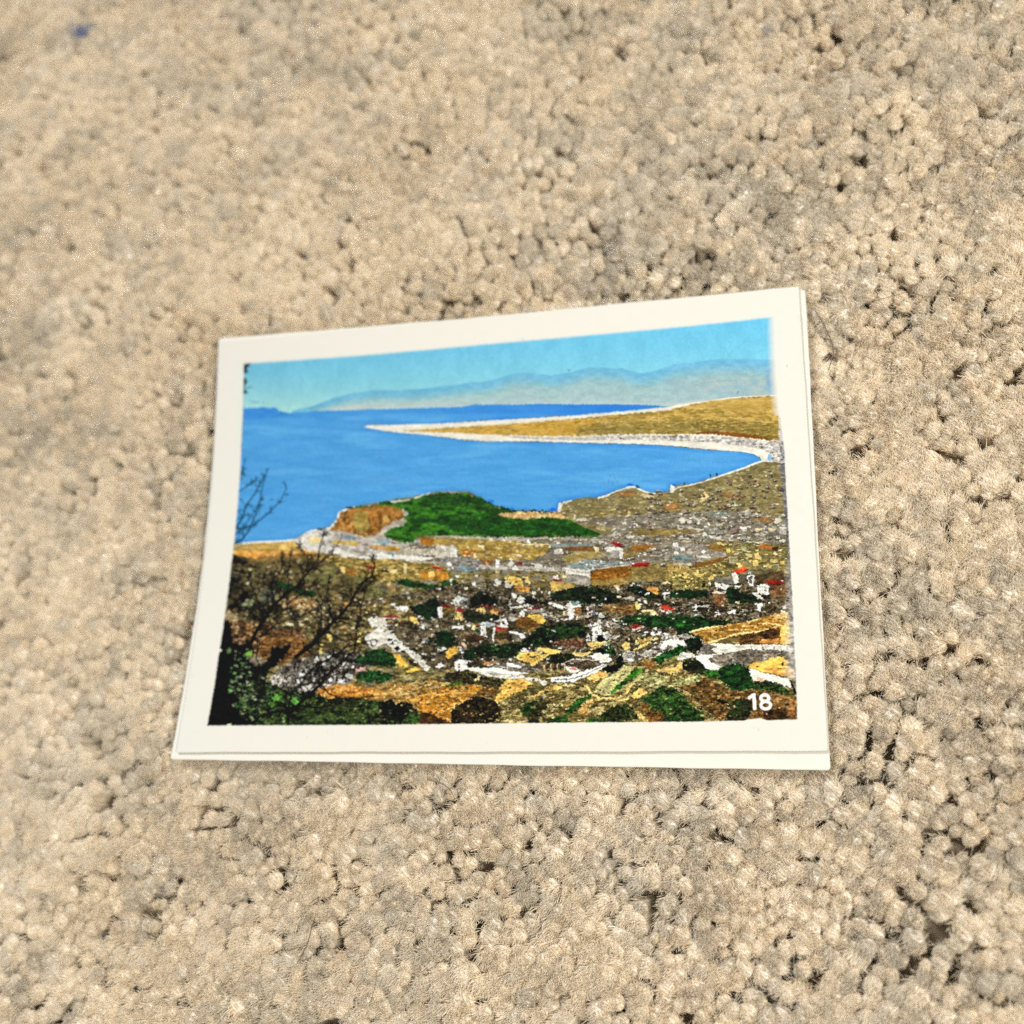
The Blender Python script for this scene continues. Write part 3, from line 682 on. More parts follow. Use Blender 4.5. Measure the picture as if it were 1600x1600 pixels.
def houses(pts, n, seed, w=(5, 11), h=(4, 8), walls=((250, 246, 230), (236, 206, 140), (214, 208, 194))):
    r = np.random.default_rng(seed)
    m = mask(pts)
    ys, xs = np.nonzero(m[1])
    k = np.sort(r.integers(0, len(xs), n))
    for i in k:
        x, y = (xs[i] + m[0][1].start) / S + X0, (ys[i] + m[0][0].start) / S + Y0
        ww, hh = r.uniform(*w), r.uniform(*h)
        wl = walls[r.choice(len(walls), p=[.55, .2, .25])]
        f = r.uniform(.25, .6)
        sk = r.uniform(-.6, .6)
        P([(x - 1, y + hh - 1), (x + ww + 2, y + hh - 1), (x + ww + 1, y + hh + 2), (x, y + hh + 2)], DK, fine=.8, alpha=.7)
        P([(x, y), (x + ww * f, y + sk), (x + ww * f, y + hh), (x, y + hh - .5)], wl, fine=.3)
        P([(x + ww * f, y + sk), (x + ww, y), (x + ww, y + hh - .8), (x + ww * f, y + hh)], tuple(int(v * r.uniform(.35, .6)) for v in wl), fine=.3)
        rc = [(150, 40, 30), (150, 142, 128), (118, 88, 60), (196, 190, 176)][r.choice(4, p=[.12, .4, .23, .25])]
        P([(x - .8, y + .3), (x + ww * .35, y - hh * .3), (x + ww * .8, y - hh * .28), (x + ww + .8, y + .3), (x + ww * f, y + sk + .6)], rc, fine=.3)
        for q in range(r.integers(1, 3)):
            line([(x + ww * r.uniform(.1, f), y + hh * .35), (x + ww * r.uniform(.1, f), y + hh * .6)], .9, .9, (70, 62, 48), .8)


houses([(640, 935), (700, 930), (860, 935), (980, 945), (1100, 930), (1200, 940), (1230, 945), (1150, 965), (1040, 985), (980, 1000), (900, 1020), (760, 1030), (680, 1020), (620, 990)], 75, 51)
houses([(820, 850), (960, 850), (1080, 850), (1225, 850), (1225, 890), (1100, 900), (1000, 885), (900, 880)], 55, 52, (4, 9), (2.5, 5))
houses([(980, 815), (1220, 800), (1225, 850), (1000, 850)], 60, 53, (3, 7), (2, 4))
dabs(R1, 330, [(WH, 3), (CR, 3), (G1, 4)], w=(1.6, 4.5), h=(1, 2.4), seed=54, alpha=(.5, 1))
dabs(T2, 260, [(WH, 3), (CR, 1), (G1, 4)], w=(2, 5), h=(1.2, 2.8), seed=56, alpha=(.6, 1))
houses([(890, 800), (985, 780), (1060, 775), (1180, 735), (1215, 740), (1222, 800), (1000, 812)], 50, 57, (2.5, 6), (1.6, 3.4))
dabs([(700, 885), (880, 890), (900, 910), (860, 930), (760, 925), (700, 915)], 60, [(WH, 3), (CR, 2), (G2, 3)], w=(2, 6), h=(1.5, 4), seed=55)
P(R1, (168, 160, 144), (120, 110, 84), n=(10, 3, 257), fine=1, alpha=.22)
houses([(985, 765), (1060, 765), (1140, 745), (1215, 728), (1222, 790), (1000, 806)], 60, 58, (2.5, 6), (1.6, 3.2), ((232, 228, 212), (226, 204, 150), (196, 190, 176)))
# villas, numbered regions as seen in close views
K_ = (680, 900, 8)
kk = [([(30, 390), (90, 380), (85, 510), (40, 515)], WH), ([(85, 385), (230, 390), (225, 480), (90, 480)], (120, 96, 40)),
      ([(80, 370), (130, 340), (200, 370), (180, 385), (100, 385)], (158, 24, 24)),
      ([(250, 450), (330, 440), (330, 530), (240, 540)], (246, 214, 124)), ([(250, 440), (290, 395), (340, 400), (385, 440), (330, 450)], (166, 40, 26)),
      ([(230, 290), (290, 290), (290, 370), (235, 365)], WH), ([(290, 300), (420, 300), (410, 380), (300, 375)], (110, 104, 90)),
      ([(230, 280), (300, 250), (420, 285), (410, 305), (290, 305)], (190, 196, 190)),
      ([(500, 410), (560, 380), (620, 390), (620, 460), (520, 440)], (246, 214, 130)), ([(550, 390), (600, 360), (740, 375), (720, 395), (620, 395)], (140, 44, 30)),
      ([(690, 420), (740, 410), (790, 430), (780, 500), (700, 470)], (240, 172, 92)), ([(690, 410), (780, 385), (840, 420), (840, 450), (790, 440)], (120, 88, 52)),
      ([(910, 385), (1180, 355), (1240, 370), (1100, 385), (940, 408)], WH),
      ([(1100, 420), (1180, 400), (1330, 385), (1360, 400), (1160, 440)], (132, 22, 22)), ([(1100, 430), (1370, 400), (1380, 445), (1140, 470)], (150, 142, 130)),
      ([(1045, 460), (1080, 430), (1120, 460), (1110, 500), (1060, 500)], WH),
      ([(1140, 500), (1200, 460), (1370, 510), (1370, 590), (1320, 600), (1200, 540)], (246, 200, 90)),
      ([(1030, 510), (1140, 505), (1330, 600), (1280, 640), (1180, 690), (960, 620)], (130, 88, 34)),
      ([(960, 210), (1000, 230), (1000, 280), (960, 270)], WH), ([(1000, 310), (1060, 240), (1110, 260), (1110, 330), (1060, 350)], WH),
      ([(800, 590), (830, 530), (880, 520), (900, 560), (900, 640), (830, 640)], WH), ([(900, 550), (1020, 560), (1010, 640), (910, 640)], (80, 68, 40)),
      ([(900, 510), (960, 470), (1020, 540), (930, 555)], (156, 152, 142)),
      ([(560, 620), (640, 630), (640, 760), (570, 740)], WH), ([(640, 630), (740, 630), (720, 770), (650, 760)], (96, 84, 54)),
      ([(560, 600), (640, 565), (760, 600), (740, 628), (620, 628)], (196, 206, 204)),
      ([(720, 640), (750, 650), (735, 820), (715, 800)], WH), ([(750, 660), (920, 670), (920, 790), (760, 790)], (96, 74, 36)),
      ([(740, 650), (790, 630), (890, 645), (900, 665), (780, 680)], (170, 24, 26)),
      ([(920, 670), (1040, 690), (1120, 750), (1100, 790), (1020, 730), (930, 710)], WH), ([(960, 740), (1040, 720), (1100, 790), (960, 830)], (112, 106, 88)),
      ([(760, 800), (850, 785), (950, 825), (940, 845), (780, 830)], (158, 128, 84)),
      ([(205, 620), (350, 620), (350, 670), (210, 650)], WH), ([(0, 610), (40, 610), (40, 640), (0, 640)], WH),
      ([(25, 900), (150, 890), (140, 915), (40, 935)], WH), ([(150, 900), (300, 880), (270, 960), (160, 1030), (130, 1010)], (244, 186, 74)),
      ([(330, 840), (370, 830), (380, 880), (350, 900)], (236, 192, 150)), ([(350, 740), (620, 750), (600, 790), (480, 830), (380, 800)], (84, 52, 26)),
      ([(0, 1130), (70, 1070), (110, 1130), (40, 1150)], WH),
      ([(870, 580 - 560), (950, 0), (1090, 30), (1090, 120), (960, 110), (870, 80)], (240, 200, 104)),
      ([(1110, 0), (1160, 10), (1190, 100), (1130, 80)], (250, 214, 126)), ([(1190, 50), (1420, 60), (1430, 120), (1260, 150), (1190, 110)], (128, 112, 64)),
      ([(980, 110), (1100, 130), (1180, 140), (1170, 190), (1060, 200), (990, 160)], (206, 140, 56)),
      ([(1440, 80), (1530, 70), (1530, 200), (1450, 170)], (248, 210, 120)), ([(1470, 40), (1550, 25), (1590, 45), (1500, 60)], (176, 30, 30)),
      ([(860, 70), (960, 90), (950, 150), (870, 140)], (216, 212, 200)), ([(740, 40), (830, 60), (820, 110), (760, 90)], (226, 222, 208)),
      ([(1420, 320), (1600, 370), (1600, 415), (1420, 350)], WH), ([(1210, 180), (1250, 190), (1220, 280), (1205, 260)], (220, 214, 196))]
P(z(K_, [(430, 290), (520, 200), (620, 190), (690, 250), (740, 260), (800, 310), (760, 360), (640, 360), (480, 380), (420, 340)]), BK, (20, 34, 14), n=(4, 4, 123), fine=2.2)
P(z(K_, [(1110, 320), (1130, 250), (1200, 230), (1230, 300), (1420, 310), (1400, 370), (1250, 350), (1120, 350)]), BK, DK, n=(4, 4, 124), fine=2)
P(z(K_, [(-100, 300), (0, 280), (60, 330), (40, 520), (-60, 560)]), GD, BK, (16, 50, 18), n=(4, 4, 125), fine=2)
P(z(K_, [(340, 440), (480, 420), (540, 480), (700, 470), (800, 500), (780, 560), (640, 570), (520, 600), (360, 560)]), GD, DK, (34, 52, 20), n=(4, 4, 126), fine=2)
P(z(K_, [(0, 680), (180, 680), (240, 760), (230, 880), (0, 880)]), GD, (16, 62, 20), n=(4, 5, 127), fine=2)
for q, c in kk:
    P(z(K_, q), c, tuple(int(v * .86) for v in c), n=(2, 2.5, 128), fine=.9)
for a, b in ((260, 480), (290, 490), (315, 480), (255, 320), (270, 330), (545, 420), (590, 430), (850, 575), (870, 580), (600, 700), (590, 660), (615, 720), (735, 430 + 20), (1020, 120 + 40), (1070, 160), (1120, 160), (900, 20), (930, 30), (740, 720), (160, 430), (330, 330), (370, 340)):
    line(z(K_, [(a, b), (a + 2, b + 26)]), 1.1, 1.1, DK, .8)
P(z(K_, [(480, 880), (560, 850), (720, 850), (900, 840), (1050, 850), (1130, 780), (1300, 640), (1500, 600), (1640, 600), (1640, 830), (1450, 870), (1200, 870), (1060, 950), (1000, 1000), (880, 1030), (700, 1010), (520, 1010), (420, 1080), (300, 1080), (350, 960)]),
  BK, (22, 48, 14), (12, 32, 8), n=(5, 4, 129), fine=2.2)
dabs(z(K_, [(520, 880), (1050, 880), (1350, 660), (1600, 640), (1600, 820), (1000, 980), (520, 990)]), 120, [((40, 84, 28), 3), (BK, 4), ((70, 110, 40), 1)], w=(1.5, 4), h=(1.2, 3), seed=24)
P(z(K_, [(230, 1080), (280, 1050), (430, 1050), (400, 1080), (380, 1120), (560, 1150), (740, 1130), (960, 1190), (1330, 1230), (1330, 1280), (900, 1270), (650, 1250), (500, 1190), (400, 1165), (320, 1205), (240, 1160)]), WH, (234, 230, 216), n=(7, 3, 130), fine=.8)
P(z(K_, [(400, 1080), (470, 1060), (580, 1085), (580, 1130), (420, 1125)]), (60, 54, 40), fine=1.2)
P(z(K_, [(580, 1090), (690, 1050), (780, 1070), (760, 1095), (600, 1115)]), (172, 118, 66), fine=.8)
P(z(K_, [(700, 1050), (715, 1025), (740, 1055)]), (206, 200, 186))
P(z(K_, [(740, 1130), (700, 1090), (900, 1080), (1100, 1120), (1320, 1170), (1400, 1210), (1300, 1215), (1000, 1180)]), (112, 106, 94), (70, 64, 50), (150, 144, 130), n=(5, 2, 131), fine=1.2)
P(z(K_, [(890, 1070), (1000, 1100), (1080, 1120), (1070, 1150), (960, 1140), (900, 1110)]), WH, fine=.6)
line(z(K_, [(905, 1080), (905, 1210)]), 1.4, 1.2, WH)
P(z(K_, [(1020, 1000), (1060, 960), (1180, 945), (1320, 955), (1300, 985), (1160, 1010), (1220, 1030), (1360, 960), (1400, 980), (1300, 1040), (1210, 1120), (1130, 1070), (1020, 1040)]), (248, 212, 112), (216, 170, 70), n=(3, 2, 132), fine=.9)
P(z(K_, [(1280, 880), (1400, 900), (1590, 930), (1560, 950), (1440, 970), (1260, 1090), (1200, 1130), (1190, 1110), (1320, 1030), (1400, 960), (1290, 930)]), (248, 210, 112), fine=.8)
P(z(K_, [(1065, 930), (1110, 900), (1170, 930), (1160, 950), (1100, 945)]), (224, 220, 206), fine=.6)
P(z(K_, [(1380, 1000), (1500, 960), (1700, 960), (1760, 1040), (1700, 1120), (1450, 1090), (1340, 1060)]), (26, 36, 12), BK, (60, 66, 30), n=(4, 4, 133), fine=1.6)
for i in range(7):
    a = 1360 + i * 42
    line(z(K_, [(a, 1110 - i * 4), (a + 2, 1180)]), 2.2, 1.6, (206, 180, 132) if i % 2 == 0 else (60, 30, 14))
P(z(K_, [(1450, 850), (1540, 840), (1600, 860), (1560, 875), (1460, 865)]), (214, 170, 140), fine=.6)

L_ = (860, 900, 8)
P(z(L_, [(0, 230), (100, 200), (250, 130), (480, 140), (590, 120), (620, 180), (690, 160), (700, 110), (715, 170), (800, 210), (900, 260), (860, 330), (600, 350), (430, 350), (240, 300), (0, 300)]), BK, (26, 48, 14), (14, 32, 10), n=(5, 4, 134), fine=2.2)
P(z(L_, [(960, 130), (1100, 120), (1190, 170), (1300, 200), (1420, 250), (1380, 290), (1200, 280), (1080, 230), (970, 200)]), BK, (22, 54, 18), n=(4, 3, 135), fine=2)
P(z(L_, [(1480, 200), (1640, 190), (1900, 180), (1960, 200), (1960, 260), (1700, 260), (1500, 270)]), GD, (22, 60, 20), BK, n=(4, 3, 136), fine=2)
P(z(L_, [(880, 560), (950, 500), (1150, 480), (1300, 500), (1600, 490), (1900, 520), (2200, 560), (2400, 600), (2700, 540), (3040, 420), (3060, 470), (2900, 560), (2500, 680), (2200, 720), (1800, 780), (1600, 760), (1560, 650), (1250, 640), (1000, 590)]),
  GD, (24, 66, 20), (12, 44, 12), n=(6, 4, 137), fine=2)
ell(1063, 973, 9, 6, (40, 110, 30), (24, 70, 20), n=(3, 3, 138), fine=2)
ell(1000, 965, 10, 5, (40, 104, 28), (20, 60, 18), n=(3, 3, 139), fine=2)
P(z(L_, [(0, 600), (200, 590), (420, 610), (460, 660), (430, 760), (300, 780), (180, 810), (0, 820)]), BK, (20, 48, 14), (32, 60, 20), n=(5, 4, 140), fine=2)
P(z(L_, [(640, 360), (900, 350), (1080, 350), (1100, 450), (900, 480), (760, 450), (660, 400)]), (120, 70, 30), (90, 80, 34), (150, 110, 60), n=(5, 2, 141), fine=1.5)
P(z(L_, [(160, 790), (350, 760), (450, 820), (400, 900), (100, 870), (0, 860), (0, 830)]), (100, 66, 44), (70, 44, 26), (140, 100, 70), n=(4, 3, 142), fine=1.6)
ll = [([(205, 360), (245, 315), (290, 380), (290, 500), (250, 560), (215, 530)], WH), ([(245, 315), (350, 320), (365, 355), (275, 360)], (128, 156, 150)),
      ([(290, 380), (385, 370), (380, 500), (295, 500)], (150, 108, 64)), ([(270, 365), (385, 355), (385, 385), (290, 395)], WH),
      ([(0, 330), (200, 380), (200, 410), (0, 365)], (240, 236, 220)),
      ([(520, 640), (580, 620), (580, 540), (635, 545), (635, 745), (580, 750), (580, 810), (525, 810)], WH), ([(585, 510), (600, 475), (635, 455), (690, 510), (630, 525)], (226, 222, 208)),
      ([(470, 610), (570, 590), (575, 610), (480, 625)], WH), ([(640, 540), (690, 555), (660, 640), (640, 640)], (128, 120, 104)), ([(670, 620), (705, 560), (735, 640)], (190, 184, 170)),
      ([(700, 540), (780, 560), (940, 660), (930, 680), (880, 650), (760, 640)], (146, 138, 122)), ([(580, 750), (640, 740), (720, 780), (720, 810), (590, 810)], BK),
      ([(640, 710), (700, 690), (760, 740), (700, 790), (660, 760)], (222, 218, 204)), ([(700, 780), (800, 730), (840, 770), (760, 790)], (190, 184, 168)),
      ([(450, 760), (500, 740), (500, 810), (450, 820)], WH), ([(455, 720), (480, 715), (480, 750), (458, 750)], WH),
      ([(340, 510), (460, 465), (520, 500), (420, 520)], (190, 184, 168)), ([(550, 460), (590, 450), (580, 490)], WH),
      ([(910, 270), (990, 250), (1070, 280), (1040, 300), (930, 290)], (190, 186, 170)), ([(1090, 290), (1120, 290), (1115, 320)], WH), ([(1165, 300), (1210, 310), (1215, 345), (1180, 330)], WH),
      ([(1060, 340), (1080, 320), (1130, 380), (1110, 420), (1065, 410)], (246, 216, 128)), ([(1130, 430), (1280, 415), (1350, 480), (1260, 490), (1240, 445), (1140, 450)], (246, 222, 150)),
      ([(1370, 380), (1400, 355), (1470, 375), (1560, 420), (1430, 440), (1390, 420)], (190, 50, 30)), ([(1380, 420), (1420, 440), (1400, 455)], WH),
      ([(1010, 640), (1010, 600), (1080, 595), (1150, 625), (1060, 650)], (166, 44, 34)), ([(1010, 655), (1060, 650), (1170, 630), (1150, 650), (1030, 675)], (250, 200, 186)),
      ([(1240, 700), (1400, 695), (1400, 730), (1250, 740)], WH), ([(1410, 715), (1500, 710), (1450, 740)], (226, 222, 206)),
      ([(450, 840), (560, 815), (700, 820), (640, 850), (530, 880), (470, 870)], (246, 212, 118)), ([(500, 910), (640, 850), (700, 825), (690, 840), (520, 930)], (230, 190, 100)),
      ([(710, 800), (735, 780), (750, 810)], (240, 214, 130)), ([(890, 880), (920, 810), (980, 840), (1000, 900), (930, 920)], (246, 214, 122)),
      ([(1040, 830), (1080, 800), (1110, 840), (1060, 860)], (246, 214, 122)), ([(1030, 920), (1200, 830), (1330, 755), (1350, 780), (1200, 860), (1060, 930)], (248, 206, 106)),
      ([(1200, 770), (1320, 750), (1200, 820), (1120, 850), (1100, 800)], (180, 150, 80)),
      ([(0, 910), (60, 920), (150, 945), (100, 970), (0, 970)], (248, 206, 100)), ([(260, 960), (340, 945), (430, 970), (500, 930), (520, 945), (430, 1010), (330, 1000)], (248, 212, 116)),
      ([(1180, 990 - 260), (1200, 725), (1195, 750), (1140, 745)], (226, 220, 206)),
      ([(800, 130), (860, 140), (850, 210), (820, 180)], (236, 226, 200)), ([(780, 110), (860, 115), (860, 135), (790, 140)], (240, 206, 120)),
      ([(1180, 130), (1340, 140), (1370, 190), (1330, 230), (1220, 190)], (214, 150, 74)), ([(1400, 80), (1460, 60), (1500, 90), (1400, 100)], (244, 220, 150)),
      ([(1400, 200), (1500, 190), (1480, 220), (1430, 230), (1430, 300), (1415, 300)], (232, 228, 214))]
for q, c in ll:
    P(z(L_, q), c, tuple(int(v * .88) for v in c), n=(2, 2.5, 143), fine=.9)
for a, b in ((240, 490), (320, 440), (600, 560), (605, 640), (580, 700), (560, 690), (555, 770), (575, 770), (715, 700)):
    line(z(L_, [(a, b), (a + 2, b + 22)]), 1.1, 1.1, DK, .8)
P(z(L_, [(520, 930), (640, 880), (760, 870), (830, 950), (800, 1010), (700, 970), (600, 950)]), GD, (30, 84, 20), BK, n=(4, 4, 144), fine=1.6)
# crossing of white roads, bottom right
P(z(L_, [(850, 980), (960, 930), (1150, 950), (1280, 900), (1350, 860), (1400, 740), (1600, 730), (1700, 720), (1900, 800), (2000, 900), (1900, 1000), (1700, 900), (1400, 990), (1280, 1050), (1000, 1080), (900, 1060), (880, 1040)]),
  (150, 144, 132), (214, 208, 194), (90, 82, 68), n=(7, 3, 145), fine=1.4)
P(z(L_, [(1370, 880), (1400, 810), (1500, 790), (1640, 790), (1700, 830), (1640, 890), (1480, 860), (1400, 920)]), WH, fine=1)
P(z(L_, [(450, 1000), (600, 960), (720, 980), (760, 1040), (740, 1080), (640, 1080), (560, 1040)]), WH, (226, 222, 206), n=(4, 3, 146), fine=1)
P(z(L_, [(180, 1060), (260, 1030), (420, 1040), (600, 1080), (640, 1110), (500, 1170), (380, 1180), (300, 1120), (200, 1110)]), (92, 76, 50), (60, 46, 28), (130, 120, 104), n=(7, 2, 147), fine=1)
line(z(L_, [(190, 1080), (280, 1040), (420, 1040), (520, 1050), (620, 1060)]), 1.6, 1.4, (196, 190, 176))
P(z(L_, [(940, 1020), (1020, 1010), (1040, 1060), (970, 1070)]), WH, fine=1)
P(z(L_, [(170, 1130), (220, 1120), (300, 1130), (380, 1190), (270, 1210), (230, 1190)]), (248, 232, 220), fine=.6)
P(z(L_, [(230, 1140), (290, 1130), (330, 1170), (270, 1180)]), (232, 140, 124), fine=.8)

# --- bottom centre and right: road sweep, scrub hills
H_ = (680, 980, 8)
I_ = (860, 980, 8)
J_ = (1050, 980, 8)
P([(760, 1064), (830, 1050), (900, 1055), (960, 1050), (1000, 1030), (1060, 1020), (1110, 1040), (1180, 1070), (1248, 1075), (1250, 1140), (760, 1140)],
  (120, 104, 54), (80, 68, 30), (176, 160, 104), n=(9, 4, 148), con=1.4)
dabs([(780, 1064), (900, 1058), (1000, 1035), (1070, 1030), (1110, 1060), (1160, 1090), (1160, 1125), (780, 1130)], 420,
     [((214, 206, 150), 3), ((96, 84, 36), 5), ((40, 36, 14), 4), ((170, 140, 80), 3)], w=(2, 6), h=(1, 3), slope=-.4, seed=25)
P(z(I_, [(0, 620), (200, 610), (380, 560), (560, 500), (660, 460), (690, 480), (560, 570), (380, 640), (240, 690), (0, 680)]), WH, fine=.8)
line(z(I_, [(60, 655), (220, 650), (380, 610), (520, 550), (660, 480)]), 1.5, 1, (84, 78, 70))
P(z(H_, [(640, 560), (900, 580), (1300, 640), (1400, 680), (1370, 740), (1300, 680), (1000, 640), (800, 640)]), (236, 232, 216), (200, 194, 180), n=(6, 2, 149), fine=.8)
line(z(H_, [(650, 570), (1000, 595), (1300, 640)]), .8, .8, (150, 144, 130), .8)
P(z(H_, [(150, 560), (300, 540), (420, 530), (560, 610), (760, 650), (880, 660), (760, 760), (500, 720), (350, 700), (180, 700), (120, 640)]), (44, 38, 16), (92, 84, 44), (26, 26, 10), n=(6, 3, 150), fine=1.8)
P(z(H_, [(60, 740), (200, 690), (330, 680), (380, 720), (200, 740)]), (74, 116, 30), fine=2, alpha=.8)
P(z(H_, [(480, 640), (520, 630), (540, 580), (560, 600), (550, 650), (500, 660)]), (244, 216, 140), fine=.6)
P(z(H_, [(740, 910), (790, 830), (840, 770), (780, 770), (850, 700), (910, 650), (1000, 670), (1050, 640), (1180, 680), (1220, 700), (1140, 760), (1050, 800), (950, 830), (900, 880), (850, 910), (790, 930)]),
  (246, 196, 98), (222, 170, 80), n=(8, 3, 151), fine=1.2)
P(z(H_, [(200, 1200), (180, 1100), (240, 980), (400, 900), (560, 850), (700, 900), (760, 940), (820, 1030), (820, 1100), (740, 1200)]), (24, 18, 6), (56, 40, 12), (12, 10, 3), n=(5, 7, 152), fine=2)
P(z(H_, [(400, 880), (560, 780), (720, 740), (800, 760), (740, 880), (640, 860)]), (100, 84, 40), (140, 88, 34), (60, 52, 20), n=(7, 3, 153), fine=2)
P(z(H_, [(1200, 870), (1300, 800), (1480, 720), (1560, 710), (1600, 760), (1500, 780), (1400, 790), (1280, 850), (1220, 890)]), (244, 196, 104), (226, 180, 90), n=(5, 2, 154), fine=1)
P(z(H_, [(1180, 720), (1300, 700), (1370, 740), (1200, 820), (960, 920), (960, 860), (1100, 800)]), (66, 60, 24), (110, 100, 52), n=(6, 3, 155), fine=1.6)
P(z(H_, [(820, 940), (950, 930), (980, 1040), (950, 1110), (850, 1110), (830, 1030)]), (206, 194, 130), (160, 144, 84), (110, 96, 44), n=(4, 4, 156), fine=2)
P(z(H_, [(1050, 1030), (1120, 960), (1250, 910), (1300, 960), (1220, 1040), (1200, 1120), (1080, 1080)]), (46, 84, 22), (24, 44, 12), n=(4, 4, 157), fine=2)
P(z(H_, [(1150, 1200), (1220, 1020), (1330, 950), (1420, 900), (1400, 990), (1300, 1100), (1300, 1200)]), (26, 34, 12), (60, 54, 24), n=(4, 4, 158), fine=2)
P(z(H_, [(780, 1200), (860, 1140), (1000, 1160), (1100, 1120), (1160, 1160), (1150, 1210)]), (206, 192, 140), (130, 110, 60), n=(6, 3, 159), fine=1.5)
P(z(H_, [(1390, 1200), (1430, 1150), (1560, 1110), (1640, 1120), (1700, 1200)]), (20, 62, 16), (44, 90, 30), n=(4, 3, 160), fine=1.6)
P(z(I_, [(450, 630), (560, 570), (620, 540), (720, 580), (700, 620), (620, 640), (540, 680), (480, 650)]), (246, 206, 124), (220, 170, 90), n=(4, 3, 161), fine=1)
P(z(I_, [(560, 760), (620, 680), (760, 600), (940, 470), (1060, 500), (1000, 570), (900, 660), (800, 760), (740, 850), (680, 850), (600, 830), (540, 800)]), (222, 214, 146), (160, 160, 110), (246, 222, 140), n=(6, 3, 162), fine=1.2)
P(z(I_, [(740, 800), (860, 700), (950, 620), (1060, 520), (1140, 530), (1150, 560), (1040, 620), (960, 680), (870, 770), (760, 830)]), (52, 136, 24), (36, 96, 18), n=(6, 3, 163), fine=1)
P(z(I_, [(870, 690), (960, 640), (980, 680), (900, 730), (830, 730)]), (18, 52, 12), fine=1.4, alpha=.8)
line(z(I_, [(440, 730), (480, 770), (500, 830), (600, 880), (720, 890), (850, 880), (940, 820), (1000, 740), (1040, 690)]), 3.2, 3.4, (246, 208, 122))
P(z(I_, [(560, 850), (640, 880), (620, 910), (590, 920)]), (246, 208, 122), fine=.6)
P(z(I_, [(1000, 860), (1060, 780), (1100, 755), (1180, 790), (1220, 820), (1120, 870), (1080, 895)]), (248, 206, 116), fine=.8)
P(z(I_, [(810, 910), (920, 890), (1000, 860), (960, 910), (830, 930)]), (240, 204, 120), fine=.8)
P(z(I_, [(650, 500), (760, 470), (850, 440), (950, 440), (880, 500), (760, 580), (690, 550), (640, 520)]), BK, (14, 28, 10), n=(4, 4, 164), fine=1.5)
P(z(I_, [(820, 400), (880, 330), (900, 400), (900, 450), (830, 460)]), (26, 30, 12), fine=1.6)
P(z(I_, [(1290, 380), (1400, 320), (1560, 260), (1700, 250), (1720, 280), (1600, 340), (1440, 400), (1380, 470), (1300, 430)]), GD, (20, 86, 24), n=(4, 3, 165), fine=1.6)
P(z(I_, [(1100, 440), (1200, 410), (1320, 430), (1340, 470), (1250, 520), (1150, 480)]), (160, 112, 50), (120, 84, 36), n=(4, 3, 166), fine=1.6)
P(z(I_, [(1320, 550), (1400, 500), (1500, 510), (1640, 440), (1660, 520), (1500, 590), (1420, 560)]), (246, 206, 120), (216, 176, 96), n=(4, 3, 167), fine=1.2)
P(z(I_, [(1040, 620), (1200, 560), (1450, 600), (1520, 640), (1340, 760), (1250, 800), (1180, 720), (1060, 720)]), (206, 202, 136), (150, 144, 92), (110, 104, 56), n=(4, 4, 168), fine=2)
P(z(I_, [(170, 1070), (260, 960), (350, 880), (520, 840), (500, 880), (400, 940), (330, 1040), (220, 1090)]), (38, 96, 22), (22, 54, 14), n=(4, 3, 169), fine=1.5)
P(z(I_, [(350, 1040), (400, 960), (520, 900), (540, 950), (460, 1010), (540, 1060), (440, 1090), (360, 1090)]), (226, 176, 96), (180, 130, 60), (240, 214, 140), n=(4, 3, 170), fine=2)
P(z(I_, [(600, 1120), (700, 1030), (860, 960), (1000, 970), (1060, 1040), (1100, 1150), (800, 1190), (560, 1190)]), (30, 40, 14), (56, 76, 26), (20, 22, 8), n=(5, 5, 171), fine=2)
P(z(I_, [(430, 1190), (480, 1150), (560, 1130), (600, 1190)]), (30, 96, 26), fine=2)
P(z(I_, [(1030, 1040), (1080, 1050), (1230, 1170), (1200, 1200), (1140, 1160)]), (226, 196, 120), (170, 140, 70), n=(3, 3, 172), fine=1)
P(z(I_, [(1130, 900), (1250, 830), (1400, 720), (1520, 740), (1640, 820), (1760, 980), (1900, 1080), (1860, 1190), (1400, 1190), (1240, 1050), (1180, 950)]), (34, 70, 20), (66, 104, 34), (20, 40, 12), n=(6, 5, 173), fine=2)
P(z(I_, [(1080, 960), (1200, 950), (1250, 1040), (1400, 1060), (1440, 1190), (1250, 1190), (1180, 1080)]), (112, 70, 24), (160, 110, 50), (80, 52, 18), n=(4, 4, 174), fine=2)
dabs(z(I_, [(0, 880), (300, 860), (300, 960), (150, 1060), (0, 1160)]), 60, [((220, 212, 150), 3), (OLD, 3), ((150, 120, 60), 3)], w=(2, 5), h=(1, 3), seed=26, slope=-.4)
# terraces right
P(z((1050, 880, 8), [(210, 850), (400, 800), (700, 760), (1000, 720), (1200, 650), (1400, 600), (1460, 620), (1470, 1010), (1000, 1005), (780, 1010), (500, 1000), (400, 1000), (380, 930)]),
  (176, 126, 48), (130, 88, 30), (214, 172, 92), n=(8, 3, 175), fine=1.2, con=1.3)
M_ = (1050, 880, 8)
P(z(M_, [(500, 1000), (620, 960), (850, 890), (820, 960), (800, 1010)]), (128, 108, 60), fine=.8)
P(z(M_, [(850, 890), (1100, 840), (1350, 800), (1350, 950), (1250, 960), (1080, 1000), (830, 1005)]), (90, 58, 22), (120, 84, 36), (60, 38, 14), n=(4, 3, 176), fine=1.4)
P(z(M_, [(1370, 780), (1460, 730), (1470, 1010), (1350, 1005), (1350, 880)]), (246, 204, 104), (230, 180, 80), n=(4, 6, 177), fine=1)
P(z(M_, [(1100, 990), (1120, 940), (1250, 960), (1330, 930), (1340, 1000)]), (232, 156, 74), (200, 130, 60), n=(3, 3, 178), fine=1.2)
P(z(M_, [(1280, 660), (1400, 600), (1450, 620), (1420, 680), (1300, 690)]), (240, 202, 130), fine=1)
